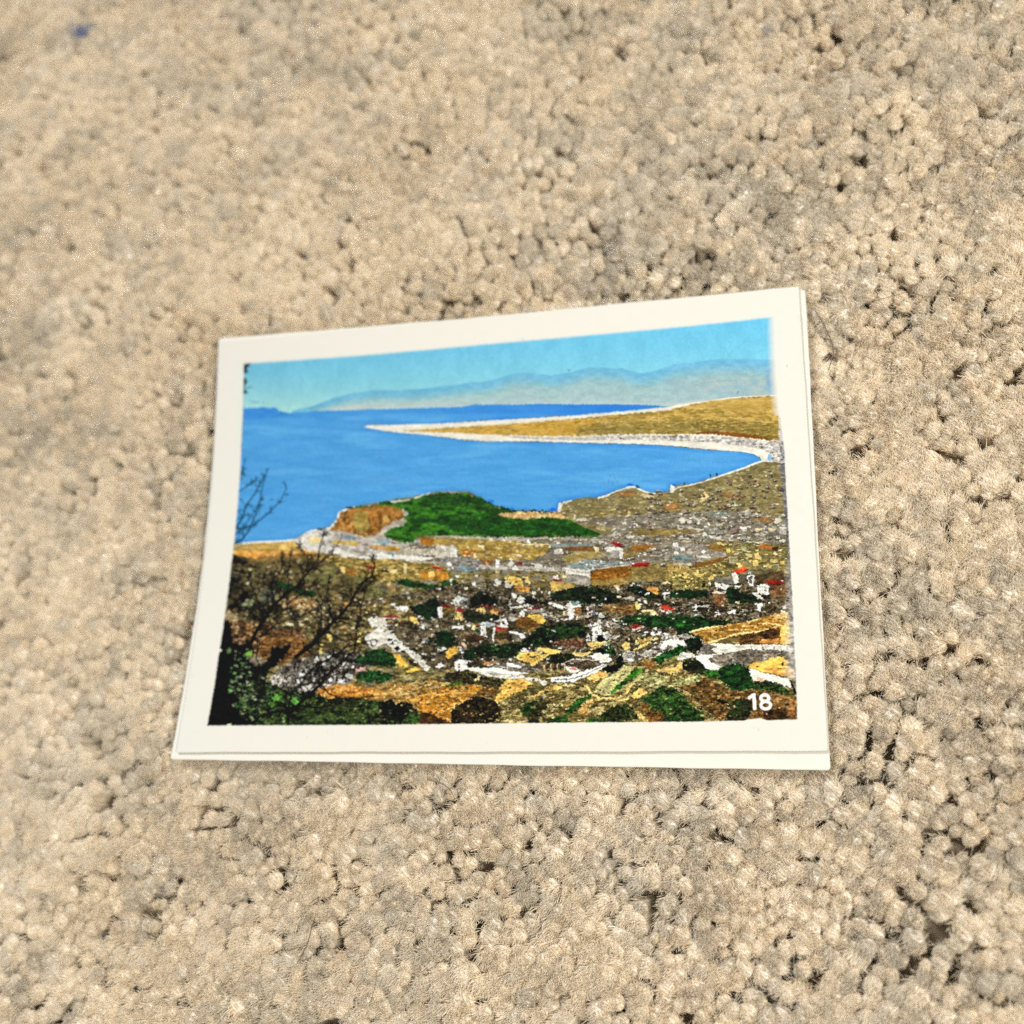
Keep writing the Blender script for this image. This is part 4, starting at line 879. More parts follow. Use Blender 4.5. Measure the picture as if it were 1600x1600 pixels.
for q in ([(220, 860), (300, 830), (430, 805), (570, 790)], [(950, 730), (1020, 710), (1070, 700)], [(460, 990), (600, 950), (740, 900), (900, 870), (1090, 850), (1200, 820)], [(1130, 760), (1200, 750), (1300, 760), (1360, 780)]):
    line(z(M_, q), 3, 2, (246, 224, 150), .9)
P(z(M_, [(0, 950), (110, 960), (130, 1020), (60, 1050), (0, 1040)]), WH, fine=1)
ell(1084, 1007, 14, 11.5, (16, 34, 10), BK, (24, 60, 16), n=(4, 4, 179), fine=2)
P(z(J_, [(0, 270), (100, 220), (180, 260), (120, 320), (0, 380)]), (30, 96, 20), (14, 50, 12), n=(4, 3, 180), fine=1.4)
P(z(J_, [(390, 210), (520, 200), (900, 215), (1470, 215), (1500, 260), (1480, 330), (1150, 280), (950, 270), (700, 310), (560, 340), (500, 350), (400, 300)]), (248, 244, 228), (222, 216, 200), n=(12, 3, 181), fine=.8)
P(z(J_, [(370, 220), (480, 210), (560, 240), (480, 280), (560, 330), (460, 340), (380, 300)]), (130, 122, 110), (96, 88, 76), n=(4, 2, 182), fine=1)
P(z(J_, [(290, 350), (400, 340), (500, 350), (460, 410), (520, 450), (600, 490), (580, 530), (440, 530), (380, 470), (320, 420)]), (250, 247, 232), fine=.8)
P(z(J_, [(50, 390), (130, 310), (280, 330), (300, 370), (160, 390), (120, 420)]), (240, 236, 222), G1, n=(3, 3, 183), fine=1)
P(z(J_, [(460, 400), (560, 350), (800, 300), (960, 280), (1200, 275), (1400, 290), (1480, 330), (1300, 380), (1100, 430), (950, 450), (800, 470), (640, 480), (540, 440)]), (122, 112, 96), (84, 74, 58), (146, 138, 124), n=(6, 4, 184), fine=1)
P(z(J_, [(950, 460), (1100, 430), (1280, 375), (1400, 370), (1460, 430), (1450, 500), (1520, 520), (1530, 640), (1400, 600), (1200, 570), (1060, 540), (960, 500)]), (248, 204, 96), (240, 186, 84), n=(9, 5, 185), fine=1)
P(z(J_, [(1150, 510), (1400, 530), (1525, 520), (1530, 650), (1400, 600), (1180, 560)]), (244, 176, 88), fine=1.4, alpha=.8)
ell(1222.5, 1037.5, 3, 2, (90, 50, 20), rotd=-20)
line(z(J_, [(1330, 515), (1440, 510), (1545, 510)]), 1, 1.2, (130, 84, 40))
ell(1183, 1041, 1.5, 1.5, (120, 80, 36))
P(z(J_, [(1420, 350), (1520, 345), (1525, 390), (1430, 385)]), (90, 82, 78), fine=1)
for a in (1130, 1270, 1365, 1430, 1480, 985):
    line(z(J_, [(a, 240), (a + 2, 285)]), 1, 1.4, (110, 100, 86), .8)
P(z(J_, [(940, 500), (1000, 520), (1150, 570), (1450, 640), (1500, 740), (1460, 750), (1300, 690), (1160, 650), (1080, 690), (1000, 650), (980, 580), (950, 540)]), (248, 242, 226), fine=.8)
P(z(J_, [(1030, 660), (1080, 620), (1150, 660), (1120, 690)]), (236, 190, 150), fine=.8)
P(z(J_, [(590, 520), (680, 470), (850, 460), (930, 480), (990, 580), (1000, 680), (1060, 760), (900, 790), (760, 780), (640, 700), (560, 620)]), (12, 34, 10), (26, 76, 20), (14, 48, 12), n=(5, 5, 186), fine=2)
P(z(J_, [(120, 440), (180, 380), (290, 400), (420, 500), (480, 560), (380, 600), (200, 580), (140, 520)]), BK, (30, 50, 18), (40, 44, 20), n=(4, 4, 187), fine=1.8)
P(z(J_, [(400, 540), (560, 540), (600, 620), (520, 640), (420, 600)]), (46, 120, 30), (30, 80, 22), n=(3, 3, 188), fine=1.5)
P(z(J_, [(0, 680), (150, 620), (330, 600), (480, 660), (640, 760), (900, 800), (1060, 760), (1440, 860), (1560, 860), (1570, 1170), (600, 1190), (200, 800), (0, 740)]),
  (110, 76, 32), (74, 56, 24), (146, 104, 54), n=(7, 5, 189), fine=2, con=1.3)
P(z(J_, [(0, 680), (150, 620), (330, 600), (400, 660), (260, 700), (100, 730), (0, 740)]), (196, 196, 130), (130, 124, 70), n=(4, 3, 190), fine=2)
P(z(J_, [(1000, 690), (1200, 660), (1400, 740), (1470, 820), (1420, 860), (1280, 810), (1040, 780)]), (30, 60, 14), (70, 96, 36), (14, 22, 8), n=(5, 3, 191), fine=1.6)
P(z(J_, [(700, 950), (900, 870), (1000, 930), (980, 1080), (900, 1180), (640, 1190), (700, 1060), (560, 900), (600, 870)]), (22, 28, 12), (50, 52, 24), (26, 50, 16), n=(5, 4, 192), fine=2)
P(z(J_, [(1150, 1050), (1420, 1000), (1440, 1150), (1150, 1180)]), (46, 28, 10), (80, 48, 18), n=(4, 4, 193), fine=2)
P(z(J_, [(1460, 940), (1560, 900), (1565, 1140), (1440, 1140)]), (156, 108, 54), (110, 70, 30), n=(4, 4, 194), fine=1.5)
dabs(z(J_, [(150, 780), (600, 800), (900, 850), (900, 1150), (450, 1150)]), 160, [((200, 150, 84), 2), (BR, 3), ((50, 40, 18), 4), ((60, 90, 36), 2)], w=(1.5, 4), h=(1, 3), seed=27)
P(z(J_, [(0, 880), (140, 860), (250, 980), (400, 1080), (420, 1180), (0, 1190)]), (22, 50, 12), (44, 84, 24), (14, 30, 8), n=(5, 5, 195), fine=2)
line(z(J_, [(1470, 650), (1510, 730), (1535, 830)]), 4, 3.4, (30, 26, 20))

# big hotel and neighbours
D_ = (860, 800, 8)
dd = [([(160, 440), (540, 420), (540, 480), (170, 490)], (140, 92, 40)), ([(0, 400), (250, 390), (540, 385), (540, 420), (160, 440), (0, 440)], (132, 144, 136)),
      ([(140, 560), (300, 500), (600, 490), (700, 510), (600, 560), (400, 600), (200, 640)], (168, 148, 88)),
      ([(545, 430), (605, 440), (600, 505), (560, 505)], CR), ([(690, 430), (760, 430), (900, 450), (895, 590), (870, 590), (850, 490), (700, 500)], WH), ([(770, 480), (850, 480), (840, 580), (720, 560)], (170, 164, 150)),
      ([(740, 380), (790, 365), (900, 400), (870, 440), (790, 410)], (160, 26, 24)), ([(1000, 410), (1350, 405), (1250, 450), (1150, 490), (1000, 470)], (168, 112, 40)),
      ([(910, 460), (1000, 480), (1120, 500), (1080, 540), (910, 590)], (160, 136, 84)), ([(200, 660), (330, 620), (560, 600), (1010, 640), (1000, 660), (700, 690), (500, 720), (300, 700)], (138, 152, 148)),
      ([(185, 700), (300, 710), (495, 735), (490, 810), (400, 790), (260, 780), (185, 750)], (244, 240, 226)), ([(180, 750), (270, 780), (490, 810), (495, 915), (330, 900), (210, 860)], (176, 168, 154)),
      ([(500, 720), (700, 690), (980, 665), (1000, 800), (760, 830), (620, 860), (500, 850)], (152, 96, 26)), ([(500, 850), (620, 850), (760, 830), (1000, 800), (1020, 870), (820, 920), (500, 915)], (150, 122, 58)),
      ([(1010, 640), (1230, 625), (1240, 660), (1150, 680), (1020, 680)], (168, 24, 26)), ([(1010, 690), (1250, 670), (1500, 700), (1500, 850), (1100, 850), (1010, 800)], (142, 122, 66)),
      ([(600, 640), (630, 595), (665, 640)], WH), ([(0, 860), (80, 870), (80, 970), (0, 980)], (248, 206, 110)), ([(20, 840), (140, 835), (150, 855), (50, 860)], (180, 30, 30)), ([(30, 800), (90, 790), (100, 835), (30, 830)], WH),
      ([(80, 870), (240, 880), (320, 930), (200, 960), (90, 980)], (196, 166, 90)), ([(1520, 380), (1590, 370), (1595, 430), (1530, 435)], WH), ([(1540, 500), (1600, 490), (1600, 525), (1560, 525)], WH),
      ([(1460, 640), (1600, 650), (1600, 800), (1480, 800)], (176, 146, 84)), ([(40, 470), (110, 455), (120, 520), (50, 510)], (206, 202, 190)),
      ([(150, 310), (300, 305), (305, 350), (150, 350)], (160, 150, 136)), ([(370, 330), (465, 335), (460, 355), (370, 355)], (196, 190, 176)), ([(500, 335), (720, 335), (720, 350), (500, 355)], (186, 180, 168)),
      ([(890, 130), (930, 105), (960, 150), (910, 160)], WH), ([(1060, 140), (1080, 140), (1100, 175), (1075, 170)], WH), ([(960, 290), (1050, 290), (1040, 320), (960, 320)], (226, 222, 208)),
      ([(1130, 280), (1180, 285), (1170, 305)], WH), ([(1000, 620), (1060, 640), (1020, 650)], WH), ([(760, 280), (800, 250), (820, 280), (780, 310)], (206, 202, 190)), ([(300, 40), (310, 35), (310, 90), (290, 80)], WH), ([(330, 80), (450, 85), (450, 105), (330, 100)], WH)]
for q, c in dd:
    P(z(D_, q), c, tuple(int(v * .84) for v in c), n=(3, 2.5, 196), fine=.9)
for i in range(12):
    line(z(D_, [(200 + i * 24, 722 + i * 3), (200 + i * 24, 732 + i * 3)]), 1.2, 1.2, (120, 112, 96), .9)
    line(z(D_, [(280 + i * 17, 775 + i * 3), (280 + i * 17, 790 + i * 3)]), 1, 1, (130, 122, 104), .8)
dabs(z(D_, [(510, 730), (980, 680), (990, 790), (510, 840)]), 90, [((110, 66, 16), 3), ((176, 120, 50), 2)], w=(1, 2.4), h=(1, 2), seed=28, alpha=(.4, .8))
dabs(z(D_, [(330, 640), (560, 605), (900, 640), (700, 680), (500, 710)]), 40, [(WH, 2), ((100, 112, 110), 3), (G1, 2)], w=(2, 5), h=(1, 2), seed=29)
line(z(D_, [(500, 722), (700, 690), (1000, 660)]), 1.2, 1, (206, 200, 186))
line(z(D_, [(135, 590), (135, 740)]), 1.4, 1.2, (96, 88, 76))
line(z(D_, [(1285, 40), (1280, 190)]), 2, 1.6, (150, 142, 130))
line(z(D_, [(1050, 545), (1050, 620)]), 1.2, 1.2, (96, 88, 76))
# lower right of the town
P(z(E_, [(0, 530), (400, 540), (800, 520), (1100, 560), (1440, 560), (1440, 860), (1300, 860), (900, 830), (500, 1000), (450, 1130), (0, 1130), (0, 800)]),
  (116, 106, 56), (156, 138, 84), (92, 84, 42), n=(9, 3, 197), fine=1.2, con=1.2)
dabs(z(E_, [(0, 800), (700, 800), (460, 1120), (0, 1120)]), 150, [((246, 212, 120), 3), ((160, 140, 80), 3), (OLD, 3)], w=(1.5, 5), h=(1, 3), seed=30)
dabs(z(E_, [(640, 560), (1430, 560), (1430, 850), (900, 830), (640, 760)]), 130, [((240, 222, 160), 2), ((96, 90, 50), 4), ((140, 128, 80), 3), (G1, 1)], w=(2, 6), h=(1, 2.6), seed=31)
P(z(E_, [(0, 540), (500, 560), (700, 700), (400, 760), (230, 820), (0, 790)]), (150, 142, 128), (118, 108, 92), (178, 170, 156), n=(7, 3, 198), fine=1.2)
ee = [([(10, 540), (70, 540), (75, 600), (15, 595)], WH), ([(100, 600), (150, 590), (165, 640), (110, 645)], WH), ([(20, 660), (90, 655), (80, 685), (30, 680)], WH), ([(355, 650), (390, 630), (430, 655), (380, 670)], WH),
      ([(0, 700), (230, 715), (240, 770), (100, 760), (0, 735)], (104, 134, 128)), ([(300, 705), (400, 700), (500, 720), (420, 735), (310, 725)], (226, 222, 208)),
      ([(240, 820), (400, 780), (700, 710), (700, 740), (400, 840), (250, 860)], (130, 88, 40)), ([(0, 790), (230, 800), (240, 830), (0, 815)], (206, 198, 176)),
      ([(400, 590), (500, 570), (640, 590), (640, 650), (540, 640)], (150, 110, 48)), ([(550, 540), (600, 532), (650, 565), (650, 580), (560, 560)], (246, 214, 126)),
      ([(675, 620), (715, 610), (730, 650), (720, 672), (680, 665)], (248, 212, 116)), ([(738, 620), (775, 640), (775, 672), (745, 668)], (248, 212, 116)),
      ([(1030, 690), (1070, 655), (1100, 700), (1125, 730), (1110, 752), (1030, 745)], (248, 214, 126)), ([(1005, 770), (1050, 755), (1080, 780), (1075, 830), (1010, 825)], (246, 214, 124)),
      ([(900, 670), (1000, 680), (1000, 720), (930, 715)], (236, 208, 140)), ([(1035, 625), (1080, 625), (1075, 650), (1035, 645)], (248, 226, 150)),
      ([(1170, 830), (1200, 790), (1240, 820), (1230, 860), (1180, 855)], (226, 194, 116)), ([(1220, 745), (1320, 750), (1310, 790), (1240, 790)], (226, 200, 124)), ([(1340, 770), (1400, 760), (1400, 810), (1360, 810)], (222, 184, 104)),
      ([(1255, 665), (1290, 650), (1325, 690), (1280, 695)], CR), ([(1325, 630), (1390, 625), (1380, 650), (1330, 650)], CR),
      ([(1090, 565), (1180, 570), (1330, 600), (1240, 630), (1110, 610)], (190, 112, 44)), ([(1240, 590), (1330, 590), (1320, 640), (1250, 635)], (80, 50, 20)),
      ([(860, 590), (930, 600), (920, 650), (870, 645)], (186, 182, 140)), ([(700, 720), (800, 715), (795, 795), (705, 790)], (186, 178, 140)),
      ([(800, 800), (850, 785), (880, 840), (820, 850)], (240, 214, 130)), ([(760, 880), (820, 880), (900, 840), (935, 870), (920, 905), (820, 928), (770, 910)], (196, 44, 16)), ([(820, 860), (900, 838), (935, 870), (900, 885)], (236, 110, 50)),
      ([(740, 920), (790, 905), (820, 940), (830, 1030), (810, 1060), (770, 1050)], WH), ([(820, 940), (940, 930), (940, 1060), (860, 1050)], (92, 86, 70)), ([(930, 950), (1025, 945), (1025, 1080), (960, 1080)], WH), ([(950, 970), (1000, 960), (1000, 1050), (960, 1050)], (110, 104, 90)),
      ([(1030, 950), (1400, 880), (1410, 1000), (1060, 1060)], (96, 74, 44)), ([(960, 930), (1100, 880), (1320, 860), (1300, 890), (1050, 950)], (110, 104, 70)),
      ([(1150, 1030), (1250, 1010), (1400, 1005), (1390, 1050), (1230, 1075)], (160, 32, 16)), ([(1060, 1080), (1120, 1050), (1210, 1080), (1200, 1200), (1060, 1170)], WH), ([(1210, 1080), (1450, 1060), (1450, 1210), (1230, 1220)], (136, 96, 58)),
      ([(1000, 1160), (1060, 1170), (1140, 1230), (1110, 1260), (1010, 1190)], (240, 236, 220)),
      ([(480, 1010), (600, 980), (720, 970), (760, 1000), (740, 1060), (530, 1030)], (132, 128, 118)), ([(530, 1040), (730, 1070), (700, 1110), (660, 1140), (540, 1090)], WH), ([(455, 1040), (480, 1030), (490, 1080), (460, 1070)], WH),
      ([(460, 970), (490, 950), (525, 980), (520, 1000), (465, 1010)], (248, 212, 120)), ([(140, 910), (170, 900), (200, 950), (150, 975)], (248, 214, 126)), ([(250, 910), (400, 935), (390, 960), (280, 950)], (246, 212, 124)),
      ([(620, 895), (660, 900), (655, 935), (625, 930)], (240, 214, 130)), ([(510, 1170), (660, 1170), (660, 1300), (630, 1340), (540, 1330), (520, 1280)], (136, 92, 54)), ([(490, 1160), (560, 1140), (660, 1160), (640, 1180), (510, 1180)], (190, 184, 168)),
      ([(770, 1070), (850, 1080), (840, 1110), (780, 1110)], WH), ([(0, 820), (220, 830), (200, 900), (0, 900)], (196, 164, 92))]
for q, c in ee:
    P(z(E_, q), c, tuple(int(v * .86) for v in c), n=(2, 2.5, 199), fine=.9)
for a in (1090, 1125, 1160):
    for b in (1095, 1130, 1165):
        line(z(E_, [(a, b), (a + 10, b + 12)]), 1.3, 1.3, (110, 104, 90), .8)
for a, b in ((600, 1190), (600, 1240), (575, 1215), (700, 745), (700, 770), (30, 840), (80, 840), (120, 845), (170, 850)):
    line(z(E_, [(a, b), (a + 1, b + 18)]), 1.6, 1.4, (60, 44, 24), .8)
for b in (735, 755, 775):
    line(z(E_, [(705, b), (795, b + 3)]), .8, .8, (100, 92, 60), .8)
P(z(E_, [(0, 1150), (200, 1130), (380, 1140), (400, 1200), (250, 1250), (0, 1230)]), GD, (20, 60, 20), n=(4, 3, 200), fine=1.6)
P(z(E_, [(670, 1140), (700, 1110), (780, 1110), (850, 1160), (1000, 1190), (1080, 1260), (900, 1300), (700, 1290)]), BK, (22, 62, 18), (14, 40, 12), n=(4, 4, 201), fine=1.8)
dabs(z(M_, [(60, 500), (480, 480), (640, 620), (1060, 560), (1060, 620), (500, 640), (60, 640)]), 70, [(WH, 2), (G1, 3), (G3, 4), (DK, 3)], w=(2, 6), h=(1, 3.4), seed=32)
P(z(M_, [(1060, 510), (1110, 490), (1150, 530), (1110, 560), (1100, 600), (1070, 590)]), WH, fine=.8)
P(z(M_, [(740, 580), (790, 565), (800, 630), (760, 620), (710, 635), (690, 610)]), WH, fine=1)
P(z(M_, [(285, 520), (310, 520), (310, 600), (280, 600)]), WH)
P(z(M_, [(310, 530), (460, 520), (460, 545), (310, 550)]), (186, 180, 164))
P(z(M_, [(310, 555), (450, 548), (450, 600), (320, 600)]), (60, 50, 34), fine=.6)
P(z(M_, [(530, 610), (580, 610), (610, 655), (560, 640)]), WH, fine=.6)

# darker, livelier scrub on the spit
dabs([(930, 660), (1214, 655), (1216, 685), (1150, 675), (1080, 676), (940, 679)], 260, [((112, 98, 40), 5), ((226, 194, 110), 3), ((150, 140, 104), 2)], w=(2, 7), h=(.7, 1.5), slope=-.08, seed=41, alpha=(.4, .85))
# untinted grey border along the right edge of the picture
gm = np.clip((PXX - np.interp(PYY[:, 0], [690, 720, 850, 1000, 1060], [1216, 1216, 1228, 1234, 1238])[:, None]) / 3, 0, 1) * ((PYY > 600) & (PYY < 1062))
lum = canvas @ np.array([.3, .55, .15], np.float32)
gcol = (lum * .85 + .05)[..., None] * C((250, 246, 240))
canvas = canvas * (1 - gm[..., None]) + gcol * gm[..., None]
pale = np.clip((PXX - 1222) / 10, 0, 1) * np.clip((PYY - 850) / 60, 0, 1) * (PYY < 1062)
canvas = canvas * (1 - pale[..., None] * .6) + C((214, 208, 198)) * pale[..., None] * .6

# scattered scrub and shade that break up the painted edges
dabs(MV, 420, [(GD, 4), ((20, 52, 18), 2), (BK, 3), (DK, 3), ((60, 66, 30), 2)], w=(1.5, 4), h=(1.2, 3), seed=71, alpha=(.4, .9))
dabs(MV, 120, [(WH, 3), (CR, 2), (G1, 2)], w=(1.5, 4.5), h=(1, 3.2), seed=74, alpha=(.7, 1))
FG = [(500, 1070), (700, 1050), (900, 1060), (1080, 1030), (1160, 1090), (1240, 1095), (1240, 1124), (560, 1128), (480, 1100)]
dabs(FG, 900, [((70, 66, 28), 4), ((36, 34, 14), 3), ((34, 64, 20), 2), ((206, 176, 104), 2), ((150, 128, 66), 3), ((110, 72, 26), 2)], w=(1.5, 4.5), h=(1, 2.8), slope=-.35, seed=72, alpha=(.3, .8))
dabs([(600, 1060), (800, 1070), (780, 1125), (640, 1110)], 200, [((90, 60, 18), 3), ((226, 180, 96), 2), ((60, 44, 14), 3)], w=(1.5, 5), h=(1, 2.2), slope=-.5, seed=73, alpha=(.4, .85))

# --- the tints are soft washes over a grainy black and white photograph
def box(a, k):
    for ax in (0, 1):
        for _ in range(2):
            a = (np.roll(a, k, ax) + a + np.roll(a, -k, ax)) / 3
    return a


land = np.ones((CHT, CWD), np.float32)
r0 = mask(shore)
land[r0[0]][r0[1]] = 0
land[PYY < 640] = 0
land *= np.clip((PYY - 655) / 60, .35, 1)
fore = np.clip((PYY - 860) / 90, 0, 1)
wx = (N(3.4, 2.6, 310) - .5) * 2.8 * land * (.45 + .55 * fore)
wy = (N(3.4, 2.6, 311) - .5) * 2.2 * land * (.45 + .55 * fore)
jx = np.clip((gx + wx * S).astype(int), 0, CWD - 1)
jy = np.clip((gy + wy * S).astype(int), 0, CHT - 1)
canvas = canvas[jy, jx]
LW = np.array([.3, .55, .15], np.float32)
lumi = canvas @ LW
chroma = canvas - lumi[..., None]
soft = box(chroma, 2)
grainy = (N(7, 3.6, 312) - .5) * .6 + (N(2.6, 1.7, 313) - .5) * .28 + (N(16, 9, 314) - .5) * .45
mod = grainy * land * (.40 + .34 * fore)
dark_bias = np.clip(1.15 - lumi, .25, 1)
newl = lumi * np.exp(mod * 1.5 * dark_bias) + mod * .05
lo = np.where(land > 0, np.clip((newl - .035 * fore) * (1 + .08 * fore), 0, 1), newl)
ratio = (lo / np.maximum(lumi, .04))[..., None]
sat = (1 + .04 * land)[..., None]
canvas = np.clip(lo[..., None] + (chroma * .45 + soft * .55) * np.clip(ratio, 0, 1.12) * sat, 0, 1).astype(np.float32)

# --- bare tree in front, lower left
BRC = (7, 6, 3)


def twig(x, y, ang, ln, w, depth, r, col, spread=.55):
    n = 4
    pts = [(x, y)]
    a = ang
    for i in range(n):
        a += r.normal(0, .13)
        x += math.cos(a) * ln / n
        y += math.sin(a) * ln / n
        pts.append((x, y))
    line(pts, w * 1.12, w * .6, col)
    if depth > 0:
        for k in range(r.integers(2, 4)):
            i = r.integers(1, n + 1)
            twig(pts[i][0], pts[i][1], a + r.choice([-1, 1]) * r.uniform(.3, spread + .3), ln * r.uniform(.45, .7), w * .62, depth - 1, r, col, spread)


def limb(pts, w0, w1, col, nt, seed, tl=16, depth=2, bias=-.2):
    line(pts, w0 * 1.15, w1 * 1.15, col)
    nt = int(nt * 1.7)
    r = np.random.default_rng(seed)
    for k in range(nt):
        i = r.integers(0, len(pts) - 1)
        f = r.random()
        x = pts[i][0] + (pts[i + 1][0] - pts[i][0]) * f
        y = pts[i][1] + (pts[i + 1][1] - pts[i][1]) * f
        a = math.atan2(pts[i + 1][1] - pts[i][1], pts[i + 1][0] - pts[i][0])
        q = 1 - (i + f) / len(pts)
        twig(x, y, a + r.choice([-1, 1]) * r.uniform(.3, .9) + bias * 0, tl * (.5 + .7 * q), max(.9, (w0 * q + w1 * (1 - q)) * .45), depth, r, col)


limb(z(A_, [(560, 1350), (640, 1180), (760, 1000), (860, 850), (1000, 720), (1100, 650), (1170, 600), (1290, 430), (1420, 330), (1600, 190)]), 6, 1.6, BRC, 16, 1, 17)
limb(z(A_, [(1290, 440), (1270, 360), (1300, 280), (1220, 150), (1170, 90)]), 2.4, 1, BRC, 6, 2, 9)
limb(z(A_, [(1400, 340), (1420, 230), (1440, 100), (1470, 0), (1480, -80)]), 2, 1, BRC, 5, 3, 9)
limb(z(A_, [(860, 850), (850, 700), (830, 560), (950, 420), (980, 300), (950, 200)]), 3, 1, BRC, 10, 4, 13)
limb(z(A_, [(700, 1150), (720, 950), (650, 750), (560, 560), (500, 440)]), 2.6, 1, BRC, 8, 5, 13)
limb(z(A_, [(1060, 640), (1040, 460), (1070, 250), (1090, 100)]), 1.6, .8, BRC, 4, 6, 8, 1)
limb(z(A_, [(860, 1020), (1000, 900), (1080, 780), (1250, 700), (1380, 560)]), 2.4, .9, BRC, 7, 7, 13)
limb(z(A_, [(700, 1250), (900, 1080), (1150, 1000), (1330, 920), (1440, 860)]), 2, .8, BRC, 7, 8, 11)
limb(z(A_, [(500, 1080), (560, 930), (640, 840)]), 1.6, .8, BRC, 4, 9, 9)
limb(z(B_, [(-300, 1650), (-100, 1500), (60, 1320), (170, 1210), (260, 1130), (370, 990), (450, 850), (560, 700), (650, 640), (690, 510), (640, 430)]), 6, 1.3, BRC, 22, 10, 15)
limb(z(B_, [(170, 1210), (120, 1060), (80, 900), (100, 780), (110, 670)]), 2.6, 1, BRC, 7, 11, 9)
limb(z(B_, [(440, 1300), (500, 1150), (520, 1000), (560, 850), (640, 660)]), 2.4, 1, BRC, 8, 12, 9)
limb(z(B_, [(20, 1280), (10, 1100), (30, 950), (-40, 800), (-60, 700)]), 2, .8, BRC, 6, 13, 10)
limb(z(B_, [(-60, 520), (30, 430), (120, 350), (200, 270), (270, 160)]), 1.8, .8, (60, 46, 30), 5, 14, 7, 1)
limb(z(G_, [(-200, 620), (-40, 480), (180, 360), (330, 250), (560, 180), (700, 150)]), 3.2, .8, BRC, 8, 15, 12)
limb(z(G_, [(-400, 1100), (-200, 900), (0, 720), (130, 560), (280, 420), (430, 300), (460, 60), (470, -60)]), 5, 1, BRC, 12, 16, 14)
limb(z(G_, [(-60, 660), (150, 610), (330, 540), (520, 490)]), 2.4, .8, (50, 28, 18), 3, 17, 8, 1)
limb(z(G_, [(0, 690), (100, 820), (230, 890), (420, 890), (700, 860)]), 1.8, .8, BRC, 3, 18, 8, 1)
limb(z(G_, [(-500, 1060), (-280, 980), (0, 1010), (120, 970), (240, 900)]), 3.2, 1.4, BRC, 3, 19, 9, 1)
limb(z(F_, [(1040, 1170), (1050, 900), (1080, 760), (1150, 660), (1400, 600), (1560, 500)]), 3, 1.4, BRC, 7, 20, 9)
limb(z(F_, [(560, 1170), (680, 1040), (850, 980), (1100, 970)]), 4, 1.8, BRC, 4, 21, 10, 1)
limb(z(F_, [(700, 800), (760, 560), (640, 300), (690, 100)]), 3, 1, BRC, 7, 22, 10)
limb(z(F_, [(1080, 640), (1200, 400), (1350, 300), (1380, 440)]), 1.6, .8, (90, 84, 74), 3, 23, 7, 1)
SEAB = (22, 76, 104)
Q_ = (360, 660, 5.333)
limb(z(Q_, [(20, 1020), (90, 985), (150, 910), (190, 810), (240, 690), (262, 560), (300, 420), (320, 380)]), 2.8, .8, SEAB, 8, 30, 9, 1)
limb(z(Q_, [(40, 890), (110, 780), (125, 700), (200, 600), (240, 520), (290, 430)]), 3, .9, SEAB, 7, 31, 8, 1)
limb(z(Q_, [(30, 885), (120, 880), (200, 850), (330, 745), (420, 650), (468, 550), (460, 510)]), 2.6, .9, SEAB, 9, 32, 9, 1)
limb(z(Q_, [(60, 580), (130, 540), (190, 490), (215, 480)]), 1.8, .8, SEAB, 4, 33, 6, 1)
limb(z(Q_, [(20, 960), (60, 920), (120, 860), (200, 740), (260, 620)]), 2, .8, SEAB, 6, 34, 8, 1)
limb(z(Q_, [(75, 470), (100, 400), (130, 290)]), 1.6, .7, SEAB, 6, 35, 5, 1)
limb(z(Q_, [(60, 620), (120, 680), (140, 720)]), 1, .7, SEAB, 1, 36, 4, 0)
limb(z(Q_, [(30, 700), (110, 790), (50, 810)]), 1, .7, SEAB, 2, 37, 6, 1)
for a, b in ((105, 420), (120, 440), (95, 470), (190, 490), (170, 700), (270, 640), (350, 640), (265, 430)):
    ell(360 + a / 5.333, 660 + b / 5.333, 2.2, 2, SEAB, fine=2, alpha=.7)
# leaves at the top-left corner and the dark left edge
P([(378, 566), (393, 565), (391, 571), (386, 576), (388, 583), (379, 583)], BK, (20, 44, 34), n=(3, 3, 202), fine=1.2)
P([(378, 590), (384, 590), (386, 598), (381, 606), (387, 612), (382, 616), (378, 618)], (20, 60, 60), (40, 90, 90), n=(2, 2, 203), fine=2)
line([(384, 608), (390, 604), (393, 606)], 1.4, .9, (44, 104, 104))
line([(379.6, 570), (379.8, 640), (378.5, 670), (377, 705)], 1.6, 1.4, (24, 56, 96), .75)
line([(390, 626), (396, 629), (404, 629)], .9, .8, (60, 120, 140), .7)

# --- number
NW = (255, 252, 240)
line(z(J_, [(968, 882), (1010, 850), (1028, 842)]), 5.2, 4.6, NW)
line(z(J_, [(1022, 850), (1030, 930), (1034, 1015)]), 5.6, 5.8, NW)
for cx_, cy_, a_, b_ in ((1160, 885, 50, 40), (1172, 975, 60, 46)):
    kq = np.linspace(0, 2 * np.pi, 22)
    line(z(J_, [(cx_ + a_ * math.cos(q), cy_ + b_ * math.sin(q)) for q in kq]), 4.8, 4.8, NW)

# --- grain and the scanner-like crispness of an old print
canvas += (N(1.6, 1.6, 300) - .5)[..., None] * .05 * (.3 + canvas)
canvas = np.clip(canvas, 0, 1)
blur = canvas.copy()
for ax in (0, 1):
    for _ in range(2):
        blur = (np.roll(blur, 2, ax) + blur + np.roll(blur, -2, ax)) / 3
lm = np.clip((PYY - 800) / 60, 0, 1)[..., None] * .24 + .12
canvas = np.clip(canvas + (canvas - blur) * lm, 0, 1)

